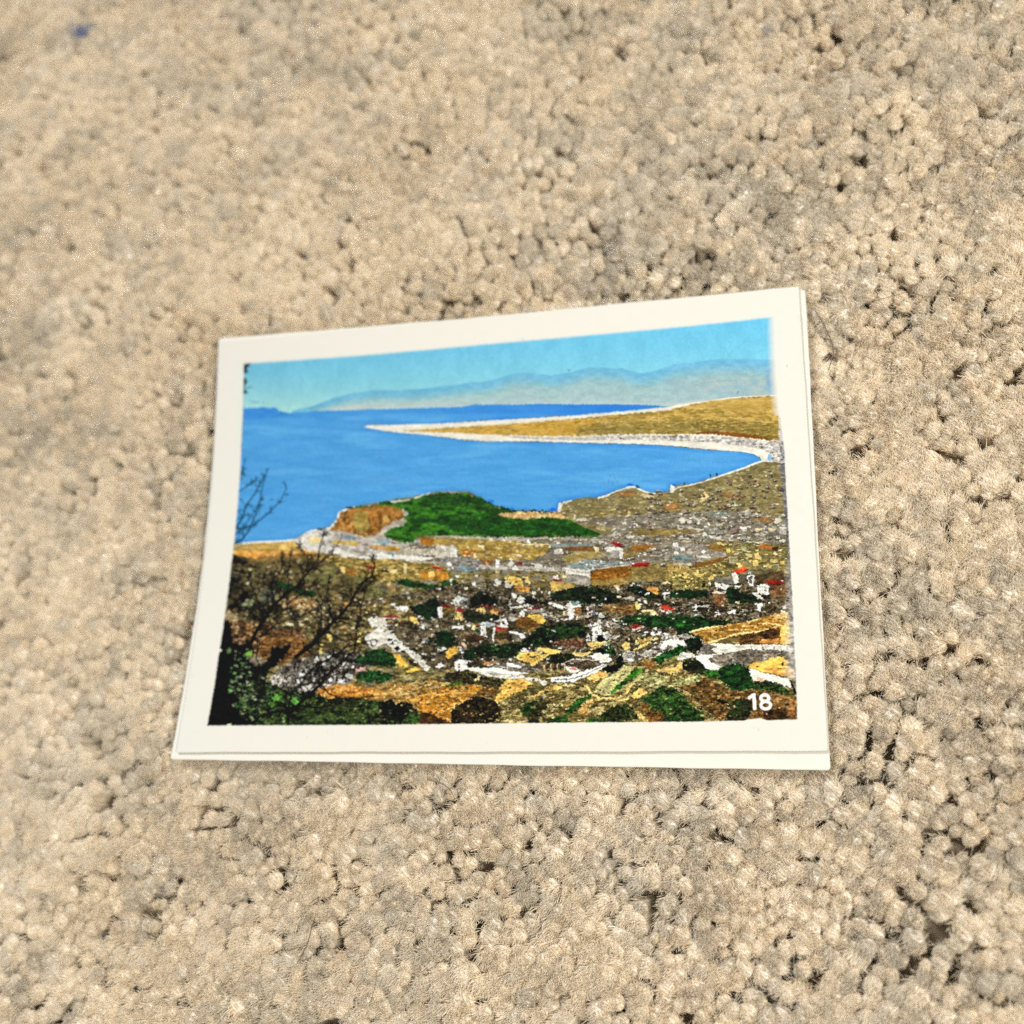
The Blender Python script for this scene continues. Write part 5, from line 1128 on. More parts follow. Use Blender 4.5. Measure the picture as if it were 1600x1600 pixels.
# --- print outline: everything else is bare card
left_x = np.interp(PYY[:, 0], [566, 640, 700, 750, 790, 840, 880, 920, 960, 995, 1020, 1060, 1100, 1134],
                   [380.3, 379.2, 376.3, 374, 370.6, 366, 361.3, 356.3, 351, 346, 341.5, 336, 329.5, 323])[:, None]
right_x = np.interp(PYY[:, 0], [490, 560, 620, 680, 700, 800, 850, 950, 1000, 1050, 1100, 1130],
                    [1210, 1212, 1216, 1223, 1226, 1231, 1234, 1239.5, 1241.5, 1244, 1246, 1246.5])[:, None]
top_y = np.interp(PXX[0], [378, 450, 560, 660, 760, 860, 960, 1060, 1160, 1212], [566.5, 562, 554, 545.5, 536, 527.5, 518.5, 509.5, 499, 493])[None, :]
bot_y = np.interp(PXX[0], [320, 600, 900, 1100, 1160, 1178, 1190, 1198, 1250], [1134.5, 1133, 1129.5, 1128, 1126.5, 1123.5, 1123, 1126, 1124.5])[None, :]
wob = (FNX * .8)
sx_ = np.where(PYY < 650, 13.0, 1.4) * np.ones_like(PXX)
inside = np.clip((PXX + wob - left_x) / 1.1, 0, 1) * np.clip((right_x + wob * 1.5 - PXX) / sx_, 0, 1)
inside *= np.clip((PYY + FNY * .8 - top_y) / 3.6, 0, 1) * np.clip((bot_y + wob - PYY) / 1.0, 0, 1)
nick = np.hypot((PXX - 343) / 3.4, (PYY - 1016) / 2.2) < 1
inside = np.where(nick, 0, inside).astype(np.float32)
#PRINT_END

PAPER = np.array([0.575, 0.556, 0.488], np.float32)
GAIN = 0.635


def to_lin(c):
    return np.where(c <= .04045, c / 12.92, ((c + .055) / 1.055) ** 2.4)


# texels of the card face (3 texels per print pixel are plenty at this size)
TW, TH = 1620, 1160
tu, tv = np.meshgrid((np.arange(TW) + .5) / TW, (np.arange(TH) + .5) / TH)   # v runs from the bottom up
tx, ty = tu * CW, tv * CH
qx, qy = project(np.stack([tx, ty, card_z(tx, ty)], -1))
fx = np.clip((qx - X0) * S, 0, CWD - 2)
fy = np.clip((qy - Y0) * S, 0, CHT - 2)
ix, iy = fx.astype(int), fy.astype(int)
ax_, ay_ = (fx - ix)[..., None], (fy - iy)[..., None]


def samp(a):
    return (a[iy, ix] * (1 - ax_) + a[iy, ix + 1] * ax_) * (1 - ay_) + (a[iy + 1, ix] * (1 - ax_) + a[iy + 1, ix + 1] * ax_) * ay_


ink = to_lin(samp(canvas)) * GAIN
cov = samp(inside[..., None])
outside = (qx < X0 + 1) | (qx > X1 - 2) | (qy < Y0 + 1) | (qy > Y1 - 2)
cov[outside] = 0
# a faint cyan fringe where the sky tint runs past the left and right of the picture
fringe = np.clip(1 - np.abs(qx - np.interp(qy, [560, 640, 700], [376, 376, 374])) / 9, 0, 1) * ((qy > 566) & (qy < 700)) * (qx < 381)
fringe += np.clip(1 - np.abs(qx - 1219) / 6, 0, 1) * ((qy > 500) & (qy < 590))
paper = np.broadcast_to(PAPER, ink.shape).copy()
paper *= 1 + (rng.random((TH // 20, TW // 20)).repeat(20, 0).repeat(20, 1)[:TH, :TW, None] - .5) * .012
paper = paper * (1 - fringe[..., None] * .22) + np.array([.39, .57, .52]) * fringe[..., None] * .22
# tiny age marks on the border
for (a, b, r_, c) in ((1230, 572, 1.6, .72), (817, 530, 1.6, .8), (742, 529, 1.0, .85), (1185, 1140, 1.8, .88), (1178, 1137, 1.4, .9), (480, 1152, 1.4, .88),
                      (512, 1143, 1.2, .9), (760, 1160, 1.2, .9), (923, 505, 1.0, .9), (300, 1055, 2.0, .93), (1255, 800, 1.3, .93)):
    m_ = np.clip(1.3 - np.hypot(qx - a, (qy - b) * .6) / r_, 0, 1)[..., None]
    paper *= 1 - m_ * (1 - np.array([c, c * .98, c * .93]))
face = paper * (1 - cov) + ink * cov
face = np.clip(face, 0, 1)

img = bpy.data.images.new("card_print", TW, TH, alpha=False, float_buffer=True)
img.colorspace_settings.name = 'Linear Rec.709'
buf = np.ones((TH, TW, 4), np.float32)
buf[..., :3] = face
img.pixels.foreach_set(buf.ravel())
img.update()
img.pack()

# ------------------------------------------------------------------ card materials
m_face, nt, bs = new_mat("printed_face")
ti = nt.nodes.new('ShaderNodeTexImage')
ti.image = img
ti.interpolation = 'Linear'
nt.links.new(ti.outputs['Color'], bs.inputs['Base Color'])
bs.inputs['Roughness'].default_value = 0.6
bs.inputs['Specular IOR Level'].default_value = 0.06
tc = nt.nodes.new('ShaderNodeTexCoord')
nz = nt.nodes.new('ShaderNodeTexNoise')
nz.inputs['Scale'].default_value = 2600
nz.inputs['Detail'].default_value = 3
bp = nt.nodes.new('ShaderNodeBump')
bp.inputs['Strength'].default_value = 0.12
bp.inputs['Distance'].default_value = 0.00004
nt.links.new(tc.outputs['Object'], nz.inputs['Vector'])
nt.links.new(nz.outputs['Fac'], bp.inputs['Height'])
nt.links.new(bp.outputs['Normal'], bs.inputs['Normal'])

m_card, nt, bs = new_mat("card_stock")
tc = nt.nodes.new('ShaderNodeTexCoord')
nz = nt.nodes.new('ShaderNodeTexNoise')
nz.inputs['Scale'].default_value = 90
nz.inputs['Detail'].default_value = 5
rp = nt.nodes.new('ShaderNodeValToRGB')
rp.color_ramp.elements[0].color = (0.58, 0.56, 0.49, 1)
rp.color_ramp.elements[1].color = (0.61, 0.59, 0.515, 1)
nt.links.new(tc.outputs['Object'], nz.inputs['Vector'])
nt.links.new(nz.outputs['Fac'], rp.inputs['Fac'])
nt.links.new(rp.outputs['Color'], bs.inputs['Base Color'])
bs.inputs['Roughness'].default_value = 0.55
bs.inputs['Specular IOR Level'].default_value = 0.25


def rounded_rect_mask_grid(w, h, nx, ny, r):
    """parameters of a grid on a rectangle whose four corners are rounded by r"""
    us = np.linspace(0, 1, nx)
    vs = np.linspace(0, 1, ny)
    U, V = np.meshgrid(us, vs)
    X, Y = U * w, V * h
    # pull border vertices inwards near the corners
    for cx, cy, sx, sy in ((r, r, -1, -1), (w - r, r, 1, -1), (r, h - r, -1, 1), (w - r, h - r, 1, 1)):
        dx, dy = (X - cx) * sx, (Y - cy) * sy
        m = (dx > 0) & (dy > 0)
        d = np.hypot(dx, dy)
        big = np.maximum(dx, dy)
        k = np.where(m & (d > 0), big / np.maximum(d, 1e-9), 1)
        X = np.where(m, cx + dx * k * sx, X)
        Y = np.where(m, cy + dy * k * sy, Y)
    return X, Y


def spaced(w, n, r):
    a = np.linspace(0, r, 5)[:-1]
    b = np.linspace(r, w - r, n)
    return np.concatenate([a, b, w - a[::-1]])


def slab(xs, ys, r, th, zoff, place, wav, seed):
    """verts of a thin bent card; place maps local x, y to card mm"""
    w, h = xs[-1], ys[-1]
    X, Y = np.meshgrid(xs, ys)
    for cx, cy, sx, sy in ((r, r, -1, -1), (w - r, r, 1, -1), (r, h - r, -1, 1), (w - r, h - r, 1, 1)):
        dx, dy = (X - cx) * sx, (Y - cy) * sy
        m = (dx > 0) & (dy > 0)
        d = np.maximum(np.hypot(dx, dy), 1e-9)
        k = np.where(m, np.maximum(dx, dy) / d, 1)
        X, Y = np.where(m, cx + dx * k * sx, X), np.where(m, cy + dy * k * sy, Y)
    # guillotined edges are never perfectly straight
    q = np.random.default_rng(seed)
    ph = q.random(8) * 6.28
    we = sum(np.sin(X * f + p) for f, p in zip((.11, .29, .6), ph[:3])) * wav
    wf = sum(np.sin(Y * f + p) for f, p in zip((.13, .31, .7), ph[4:7])) * wav
    ey = np.where(Y < .5, 1, 0) - np.where(Y > h - .5, 1, 0)
    ex = np.where(X < .5, 1, 0) - np.where(X > w - .5, 1, 0)
    Y = Y + ey * (we + wav * 2)
    X = X + ex * (wf + wav * 2)
    cx_, cy_ = place(X, Y)
    Z = card_z(cx_, cy_) + zoff
    return X, Y, cx_, cy_, Z


def build_card(root, xs, ys, r, th, zoff, place, inner, seed, face_mat):
    X, Y, gx_, gy_, Z = slab(xs, ys, r, th, zoff, place, .018, seed)
    ny, nx = X.shape
    top = np.stack([(gx_ - OX) * MM, (gy_ - OY) * MM, Z * MM], -1).reshape(-1, 3)
    botm = top.copy()
    botm[:, 2] -= th * MM
    n = nx * ny
    idx = np.arange(n).reshape(ny, nx)
    stock_f, pic_f = [], []
    for j in range(ny - 1):
        for i in range(nx - 1):
            f = (idx[j, i], idx[j, i + 1], idx[j + 1, i + 1], idx[j + 1, i])
            cxm = X[j, i] + .01, X[j, i + 1] - .01, Y[j, i] + .01, Y[j + 1, i] - .01
            if inner and cxm[0] >= inner[0] and cxm[1] <= inner[2] and cxm[2] >= inner[1] and cxm[3] <= inner[3]:
                pic_f.append(f)
            else:
                stock_f.append(f)
            stock_f.append(tuple(v + n for v in f[::-1]))
    loop = [idx[0, i] for i in range(nx)] + [idx[j, nx - 1] for j in range(1, ny)] + [idx[ny - 1, i] for i in range(nx - 2, -1, -1)] + [idx[j, 0] for j in range(ny - 2, 0, -1)]
    side = [(loop[(k + 1) % len(loop)], loop[k], loop[k] + n, loop[(k + 1) % len(loop)] + n) for k in range(len(loop))]
    verts = np.concatenate([top, botm])
    out = []
    for nm, fs, nside in (("card_stock", stock_f + side, len(side)), ("printed_picture", pic_f, 0)):
        if not fs:
            continue
        used = sorted({v for f in fs for v in f})
        mp = {v: k for k, v in enumerate(used)}
        me = bpy.data.meshes.new(nm)
        me.from_pydata([tuple(verts[v]) for v in used], [], [tuple(mp[v] for v in f) for f in fs])
        uvl = me.uv_layers.new(name="UVMap")
        vi = np.empty(len(me.loops), np.int32)
        me.loops.foreach_get('vertex_index', vi)
        uu = np.array([[gx_.ravel()[v % n] / CW, gy_.ravel()[v % n] / CH] for v in used])[vi]
        uvl.data.foreach_set('uv', uu.ravel().astype(np.float32))
        sm = np.ones(len(me.polygons), bool)
        if nside:
            sm[-nside:] = False
        me.polygons.foreach_set('use_smooth', sm)
        o = link_obj(nm, me, face_mat, root)
        if nm == "card_stock" and face_mat is not m_card:
            me.materials.append(m_card)
            mi = np.zeros(len(me.polygons), np.int32)
            if nside:
                mi[-nside:] = 1
            me.polygons.foreach_set('material_index', mi)
        out.append(o)
    return out


# upper card, with the printed view
root1 = bpy.data.objects.new("photo_card", None)
root1.empty_display_size = .01
scene.collection.objects.link(root1)
tag(root1, "upper printed photo card with a blue bay and town, number 18 in its corner", "photo card")
PM = (4.1, 3.4, 86.9, 60.9)


def with_lines(w, n, r, *ext):
    s = spaced(w, n, r)
    s = s[[all(abs(v - e) > .35 for e in ext) for v in s]]
    return np.sort(np.concatenate([s, ext]))


xs1 = with_lines(CW, 88, .25, PM[0], PM[2])
ys1 = with_lines(CH, 64, .25, PM[1], PM[3])
build_card(root1, xs1, ys1, .25, .30, 0.0, lambda x, y: (x, y), PM, 5, m_face)

# lower card, a touch larger and slid down and to the right, only its rim shows
root2 = bpy.data.objects.new("photo_card", None)
root2.empty_display_size = .01
scene.collection.objects.link(root2)
tag(root2, "lower cream card lying beneath the printed one, only a thin blank rim of it showing", "photo card")
BLc, BRc, TRc, TLc = np.array([-.94, -.96]), np.array([90.12, -2.27]), np.array([90.85, 64.0]), np.array([-.24, 65.13])
W2, H2 = 91.06, 66.2


def place2(x, y):
    u, v = x / W2, y / H2
    p = [(1 - u) * (1 - v) * BLc[k] + u * (1 - v) * BRc[k] + u * v * TRc[k] + (1 - u) * v * TLc[k] for k in (0, 1)]
    return p[0], p[1]


build_card(root2, spaced(W2, 60, .45), spaced(H2, 46, .45), .45, .30, -.36, place2, None, 9, m_card)

# ------------------------------------------------------------------ carpet
m_back, nt, bs = new_mat("carpet_backing")
tc = nt.nodes.new('ShaderNodeTexCoord')
nz = nt.nodes.new('ShaderNodeTexNoise')
nz.inputs['Scale'].default_value = 900
nz.inputs['Detail'].default_value = 4
rp = nt.nodes.new('ShaderNodeValToRGB')
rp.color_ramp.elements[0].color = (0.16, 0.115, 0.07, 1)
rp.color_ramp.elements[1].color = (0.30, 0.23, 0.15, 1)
nt.links.new(tc.outputs['Object'], nz.inputs['Vector'])
nt.links.new(nz.outputs['Fac'], rp.inputs['Fac'])
nt.links.new(rp.outputs['Color'], bs.inputs['Base Color'])
bs.inputs['Roughness'].default_value = 0.95

bx0, by0, bx1, by1 = -105, -85, 175, 200
me = bpy.data.meshes.new("carpet")
me.from_pydata([((x - OX) * MM, (y - OY) * MM, -0.0085) for x, y in ((-400, -400), (500, -400), (500, 600), (-400, 600))], [], [(0, 1, 2, 3)])
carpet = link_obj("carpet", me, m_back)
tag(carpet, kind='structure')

m_yarn, nt, bs = new_mat("carpet_yarn")
at = nt.nodes.new('ShaderNodeAttribute')
at.attribute_type = 'INSTANCER'
at.attribute_name = "tint"
fa = nt.nodes.new('ShaderNodeAttribute')
fa.attribute_name = "fib"
mul = nt.nodes.new('ShaderNodeVectorMath')
mul.operation = 'MULTIPLY'
nt.links.new(at.outputs['Color'], mul.inputs[0])
nt.links.new(fa.outputs['Color'], mul.inputs[1])
nt.links.new(mul.outputs['Vector'], bs.inputs['Base Color'])
tl = nt.nodes.new('ShaderNodeBsdfTranslucent')
nt.links.new(mul.outputs['Vector'], tl.inputs['Color'])
mx = nt.nodes.new('ShaderNodeMixShader')
mx.inputs[0].default_value = 0.25
nt.links.new(bs.outputs[0], mx.inputs[1])
nt.links.new(tl.outputs[0], mx.inputs[2])
nt.links.new(mx.outputs[0], nt.nodes['Material Output'].inputs['Surface'])
mr = nt.nodes.new('ShaderNodeMapRange')
mr.inputs['To Min'].default_value = 0.6
mr.inputs['To Max'].default_value = 0.17
nt.links.new(fa.outputs['Alpha'], mr.inputs['Value'])
nt.links.new(mr.outputs['Result'], bs.inputs['Roughness'])
ms = nt.nodes.new('ShaderNodeMapRange')
ms.inputs['To Min'].default_value = 0.3
ms.inputs['To Max'].default_value = 1.0
nt.links.new(fa.outputs['Alpha'], ms.inputs['Value'])
nt.links.new(ms.outputs['Result'], bs.inputs['Specular IOR Level'])
bs.inputs['Sheen Weight'].default_value = 0.0

yarn_col = bpy.data.collections.new("yarn_shapes")      # shapes that the pile is set out with; not linked to the scene
NV = 12
NF = 230
SEG = 6
for v in range(NV):
    r = np.random.default_rng(100 + v)
    rr = np.sqrt(r.random(NF))
    th = r.random(NF) * 2 * np.pi
    R0, R1 = .75, r.uniform(1.15, 1.4)
    twist = r.uniform(1.2, 2.4) * r.choice([1, 1, 1, -1])
    Ht = 8.0
    ex = r.uniform(.78, 1.0)
    ea = r.uniform(0, np.pi)
    drop = r.uniform(.05, .10)
    lob = r.uniform(.02, .07)
    la = r.uniform(0, 6.28)

    def dome(q, ang):
        return Ht * (1 - drop * q ** 2.3 - lob * q * np.cos(2 * (ang - la)) * .5)

    stray = r.random(NF) < .006
    length = dome(rr, th + twist) - np.abs(r.normal(0, .11, NF)) + stray * r.uniform(0, .45, NF)
    fs = r.uniform(.032, .052, NF)
    verts = np.zeros((NF, SEG + 1, 3, 3), np.float32)
    ph = r.random(NF) * 6.28
    sweep = r.uniform(0, 6.28)
    tipa = np.where(r.random(NF) < .2, th + twist, -ea) + r.normal(0, .35, NF)
    sway = r.uniform(.3, 1.0)
    tipb = r.uniform(.6, 1.3, NF) * sway
    fly = r.random(NF) < .004
    tipb = np.where(fly, r.uniform(1.4, 3.0, NF), tipb)
    length = length + fly * r.uniform(-.1, .2, NF) - .16 * tipb
    glossy = r.random(NF) < .2
    fs = np.where(glossy, r.uniform(.05, .08, NF), fs)
    laid = glossy & (r.random(NF) < 0)
    tipb = np.where(laid, r.uniform(1.0, 1.6, NF), tipb)
    tipa = np.where(laid, r.uniform(0, 6.28, NF), tipa)
    length = np.where(laid, dome(.35, 0) + r.uniform(-.25, .12, NF), length + glossy * .10)
    for s in range(SEG + 1):
        t = (s / SEG) ** .7
        rad = rr * (R0 + (R1 - R0) * (t ** 2)) + np.where(stray, .3, .06) * t ** 4 * (.3 + rr)
        a = th + twist * t
        wob = .07 * np.sin(t * 7 + ph)
        bend = tipb * max(t - .62, 0) ** 1.5 * 3.6
        x = rad * np.cos(a) + wob * np.cos(ph) + bend * np.cos(tipa)
        y = rad * np.sin(a) + wob * np.sin(ph) + bend * np.sin(tipa)
        zz = length * min(t * 1.045, 1 + (t - .957) * .3)
        w = fs * (1 if s < SEG else .5)
        for c in range(3):
            an = c * 2.0944 + ph
            verts[:, s, c, 0] = x + np.cos(an) * w
            verts[:, s, c, 1] = y + np.sin(an) * w
            verts[:, s, c, 2] = zz
    base = (np.arange(NF) * (SEG + 1) * 3)[:, None]
    quads = []
    for s in range(SEG):
        for c in range(3):
            c2 = (c + 1) % 3
            quads.append(np.stack([base[:, 0] + s * 3 + c, base[:, 0] + s * 3 + c2, base[:, 0] + (s + 1) * 3 + c2, base[:, 0] + (s + 1) * 3 + c], 1))
    quads = np.stack(quads, 1).reshape(-1, 4)
    caps = np.stack([base[:, 0] + SEG * 3 + c for c in range(3)], 1)
    faces = quads.tolist() + caps.tolist()
    fv = verts.reshape(-1, 3)
    # the dense heart of the twisted yarn
    KA, KR = 16, 6
    cv, rows = [], []
    for j in range(3):
        tt_ = (.45, .7, .86)[j]
        rad = (R0 + (R1 - R0) * tt_ ** 2) * .93
        for k in range(KA):
            a = k * 2 * np.pi / KA
            cv.append((rad * np.cos(a), rad * np.sin(a), (dome(1.0, a) - .35) * tt_ / .86 * .93))
    for j in range(KR):
        q = 1 - j / KR
        for k in range(KA):
            a = k * 2 * np.pi / KA
            jit = r.normal(0, .07)
            cv.append((q * R1 * .95 * np.cos(a), q * R1 * .95 * np.sin(a), dome(q, a) - .52 + jit))
    cv.append((0, 0, dome(0, 0) - .50))
    cv = np.array(cv)
    n0 = len(fv)
    rows = 3 + KR
    for j in range(rows - 1):
        for k in range(KA):
            k2 = (k + 1) % KA
            faces.append([n0 + j * KA + k, n0 + j * KA + k2, n0 + (j + 1) * KA + k2, n0 + (j + 1) * KA + k])
    for k in range(KA):
        faces.append([n0 + (rows - 1) * KA + k, n0 + (rows - 1) * KA + (k + 1) % KA, n0 + rows * KA])
    tz = np.clip(cv[:, 2] / Ht, 0, 1)
    cb = sway * .95 * np.maximum(tz - .62, 0) ** 1.5 * 3.6
    cv[:, 0] += cb * np.cos(-ea)
    cv[:, 1] += cb * np.sin(-ea)
    cv[:, 2] -= .16 * sway * np.clip((tz - .6) / .4, 0, 1)
    allv = np.concatenate([fv, cv])
    allv[:, 0] *= ex
    cx2 = allv[:, 0] * np.cos(ea) - allv[:, 1] * np.sin(ea)
    cy2 = allv[:, 0] * np.sin(ea) + allv[:, 1] * np.cos(ea)
    allv[:, 0], allv[:, 1] = cx2, cy2
    me = bpy.data.meshes.new("yarn")
    me.from_pydata((allv * MM).tolist(), [], faces)
    smooth = np.ones(len(faces), bool)
    gq = np.repeat(glossy, SEG * 3)
    smooth[:NF * SEG * 3][gq] = False          # lustrous filaments have flat sides, like trilobal nylon
    smooth[NF * SEG * 3:NF * SEG * 3 + NF][glossy] = False
    me.polygons.foreach_set('use_smooth', smooth)
    ca = me.color_attributes.new("fib", 'FLOAT_COLOR', 'POINT')
    f = r.uniform(.92, 1.06, NF)[:, None, None, None] * np.ones((NF, SEG + 1, 3, 1))
    warm = r.normal(0, .012, NF)[:, None, None, None]
    shiny = np.where(glossy, 1.0, r.uniform(0, .55, NF))[:, None, None, None] * np.ones_like(f)
    cc = np.concatenate([f * (1 + warm), f, f * (1 - warm * 1.4), shiny], -1).reshape(-1, 4)
    cc = np.concatenate([cc, np.tile([.96, .955, .945, .7], (len(cv), 1))])
    ca.data.foreach_set('color', cc.ravel().astype(np.float32))
    link_obj("yarn", me, m_yarn, None, yarn_col)

# where each tuft stands
SP = 1.5
gxs = np.arange(bx0, bx1, SP)
gys = np.arange(by0, by1, SP * .88)
TX, TY = np.meshgrid(gxs, gys)
TX = TX + (np.arange(len(gys)) % 2)[:, None] * SP / 2
TX = (TX + rng.normal(0, .26, TX.shape)).ravel()
TY = (TY + rng.normal(0, .26, TY.shape)).ravel()
# keep the carpet that the camera can see, and a good margin around it
quad = np.array([(-62, 150), (123, 105), (109, -29), (-24, -37)], float)
cen = quad.mean(0)
quad = cen + (quad - cen) * 1.0
keep = np.ones(len(TX), bool)
for i in range(4):
    a, b = quad[i], quad[(i + 1) % 4]
    e = b - a
    nrm = np.array([-e[1], e[0]]) / np.linalg.norm(e)
    dd_ = (TX - a[0]) * nrm[0] + (TY - a[1]) * nrm[1]
    if ((cen - a) @ nrm) < 0:
        dd_ = -dd_
    keep &= dd_ > -28
TX, TY = TX[keep], TY[keep]


def smooth_noise(x, y, sc, seed):
    r = np.random.default_rng(seed)
    g = r.random((90, 90)) * 2 - 1
    fx, fy = (x + 200) / sc, (y + 200) / sc
    ix, iy = fx.astype(int) % 88, fy.astype(int) % 88
    u, v = fx - np.floor(fx), fy - np.floor(fy)
    u, v = u * u * (3 - 2 * u), v * v * (3 - 2 * v)
    return (g[iy, ix] * (1 - u) + g[iy, ix + 1] * u) * (1 - v) + (g[iy + 1, ix] * (1 - u) + g[iy + 1, ix + 1] * u) * v


nT = len(TX)
# height of the pile: follows the cards where they press on it, undulates elsewhere
du = np.maximum(np.maximum(-TX - 1, TX - CW - 1), 0)
dv = np.maximum(np.maximum(-TY - 2.4, TY - CH - 1), 0)
dist = np.hypot(du, dv)
under = np.exp(-(dist / 16) ** 2)
surfz = card_z(TX, TY) * under * .8 + (smooth_noise(TX, TY, 17, 1) * .5 + smooth_noise(TX, TY, 6, 2) * .45 + rng.normal(0, .12, len(TX))) * (1 - np.exp(-dist / 4))
inside_card = (dist < .9)
ztop = np.where(inside_card, np.minimum(card_z(TX, TY) - 1.35, surfz - 1.35), surfz - .4 - 1.3 * np.exp(-(dist / 2.2) ** 2))
lean_x = smooth_noise(TX, TY, 14, 3) * .34 + smooth_noise(TX, TY, 7, 4) * .34 + rng.normal(0, .06, nT)
lean_y = smooth_noise(TX, TY, 14, 5) * .34 + smooth_noise(TX, TY, 7, 6) * .34 + rng.normal(0, .08, nT)
lean_x -= .10
lean_y -= .06
lean_x[inside_card] *= .35
lean_y[inside_card] *= .35
spin = smooth_noise(TX, TY, 11, 31) * 3.6 + smooth_noise(TX, TY, 4, 32) * 1.3 + rng.normal(0, .55, nT)
scl = np.clip(rng.normal(.89, .12, nT), .62, 1.25)
hs = (8.5 + ztop) / 8.0 + rng.normal(0, .02, nT) + np.where(inside_card, -.02, 0)
hs = np.where(inside_card, np.minimum(hs, (8.5 + ztop) / 8.0), hs)
tone = 1 + smooth_noise(TX, TY, 34, 7) * .07 + smooth_noise(TX, TY, 6, 8) * .10 + rng.normal(0, .075, nT)
wv = smooth_noise(TX, TY, 5, 9) * .003 + rng.normal(0, .004, nT)
tone = np.clip(tone, .7, 1.05)
tint = np.stack([0.93 * tone * (1 + wv), 0.838 * tone, 0.675 * tone * (1 - 1.5 * wv), np.ones(nT)], 1)
# two small blue ink spots in the pile
for px_, py_, rad_, am in ((137, 36, 1.5, .95), (1231, 13, .9, .4), (132, 32, 2.8, .22)):
    d_ = RM.T @ np.array([(px_ - 800) / FPX, (py_ - 800) / FPX, 1.0])
    s_ = -CAM[2] / d_[2]
    hx, hy = CAM[0] + s_ * d_[0], CAM[1] + s_ * d_[1]
    w_ = np.clip(1.4 - np.hypot(TX - hx, TY - hy) / rad_, 0, 1)[:, None] * am
    tint[:, :3] = tint[:, :3] * (1 - w_) + np.array([.10, .17, .42]) * w_

# fill layer below the tufts, coloured dark for shade in the gaps
m_gap, nt, bs = new_mat("gap_shade_layer")
tc = nt.nodes.new('ShaderNodeTexCoord')
nz = nt.nodes.new('ShaderNodeTexNoise')
nz.inputs['Scale'].default_value = 2200
nz.inputs['Detail'].default_value = 4
rp = nt.nodes.new('ShaderNodeValToRGB')
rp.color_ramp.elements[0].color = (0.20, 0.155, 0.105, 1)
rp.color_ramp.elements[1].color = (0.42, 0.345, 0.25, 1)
nt.links.new(tc.outputs['Object'], nz.inputs['Vector'])
nt.links.new(nz.outputs['Fac'], rp.inputs['Fac'])
nt.links.new(rp.outputs['Color'], bs.inputs['Base Color'])
bs.inputs['Roughness'].default_value = 0.9
bp = nt.nodes.new('ShaderNodeBump')
bp.inputs['Distance'].default_value = 0.0004
nt.links.new(nz.outputs['Fac'], bp.inputs['Height'])
nt.links.new(bp.outputs['Normal'], bs.inputs['Normal'])
lx = np.arange(-110, 180, 1.4)
ly = np.arange(-90, 200, 1.4)
LX, LY = np.meshgrid(lx, ly)
ldu = np.maximum(np.maximum(-LX - 1, LX - CW - 1), 0)
ldv = np.maximum(np.maximum(-LY - 2.4, LY - CH - 1), 0)
ldd = np.hypot(ldu, ldv)
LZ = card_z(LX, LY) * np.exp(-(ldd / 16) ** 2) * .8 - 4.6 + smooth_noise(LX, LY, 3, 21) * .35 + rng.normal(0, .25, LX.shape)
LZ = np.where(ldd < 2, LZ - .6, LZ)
ln = len(lx)
lf = [(j * ln + i, j * ln + i + 1, (j + 1) * ln + i + 1, (j + 1) * ln + i) for j in range(len(ly) - 1) for i in range(ln - 1)]
lm_ = bpy.data.meshes.new("gap_shade_layer")
lm_.from_pydata(np.stack([(LX - OX) * MM, (LY - OY) * MM, LZ * MM], -1).reshape(-1, 3).tolist(), [], lf)
lm_.polygons.foreach_set('use_smooth', np.ones(len(lf), bool))
lo_ = link_obj("gap_shade_layer", lm_, m_gap, carpet)
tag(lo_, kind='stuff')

pm = bpy.data.meshes.new("carpet_pile")
pm.from_pydata(np.stack([(TX - OX) * MM, (TY - OY) * MM, np.full(nT, -.0085)], 1).tolist(), [], [])
rots = []
for i in range(nT):
    ax = Vector((lean_x[i], lean_y[i], 1)).normalized()
    q = Vector((0, 0, 1)).rotation_difference(ax) @ Matrix.Rotation(spin[i], 3, 'Z').to_quaternion()
    e = q.to_euler()
    rots.append((e.x, e.y, e.z))
a = pm.attributes.new("rot", 'FLOAT_VECTOR', 'POINT')
a.data.foreach_set('vector', np.array(rots, np.float32).ravel())
a = pm.attributes.new("scl", 'FLOAT_VECTOR', 'POINT')
a.data.foreach_set('vector', np.stack([scl, scl, hs], 1).astype(np.float32).ravel())
a = pm.attributes.new("which", 'INT', 'POINT')
a.data.foreach_set('value', rng.integers(0, NV, nT).astype(np.int32))
a = pm.attributes.new("tint", 'FLOAT_COLOR', 'POINT')
a.data.foreach_set('color', tint.astype(np.float32).ravel())
pile = link_obj("carpet_pile", pm)
pile.parent = carpet
tag(pile, kind='stuff')

ng = bpy.data.node_groups.new("set_tufts", 'GeometryNodeTree')
ng.interface.new_socket("Geometry", in_out='INPUT', socket_type='NodeSocketGeometry')
ng.interface.new_socket("Geometry", in_out='OUTPUT', socket_type='NodeSocketGeometry')
gi = ng.nodes.new('NodeGroupInput')
go = ng.nodes.new('NodeGroupOutput')
ci = ng.nodes.new('GeometryNodeCollectionInfo')
ci.inputs['Collection'].default_value = yarn_col
ci.inputs['Separate Children'].default_value = True
ci.inputs['Reset Children'].default_value = True
iop = ng.nodes.new('GeometryNodeInstanceOnPoints')
iop.inputs['Pick Instance'].default_value = True


def named(nm, ty):
    n_ = ng.nodes.new('GeometryNodeInputNamedAttribute')
    n_.data_type = ty
    n_.inputs['Name'].default_value = nm
    return [o for o in n_.outputs if o.enabled and o.name == 'Attribute'][0]


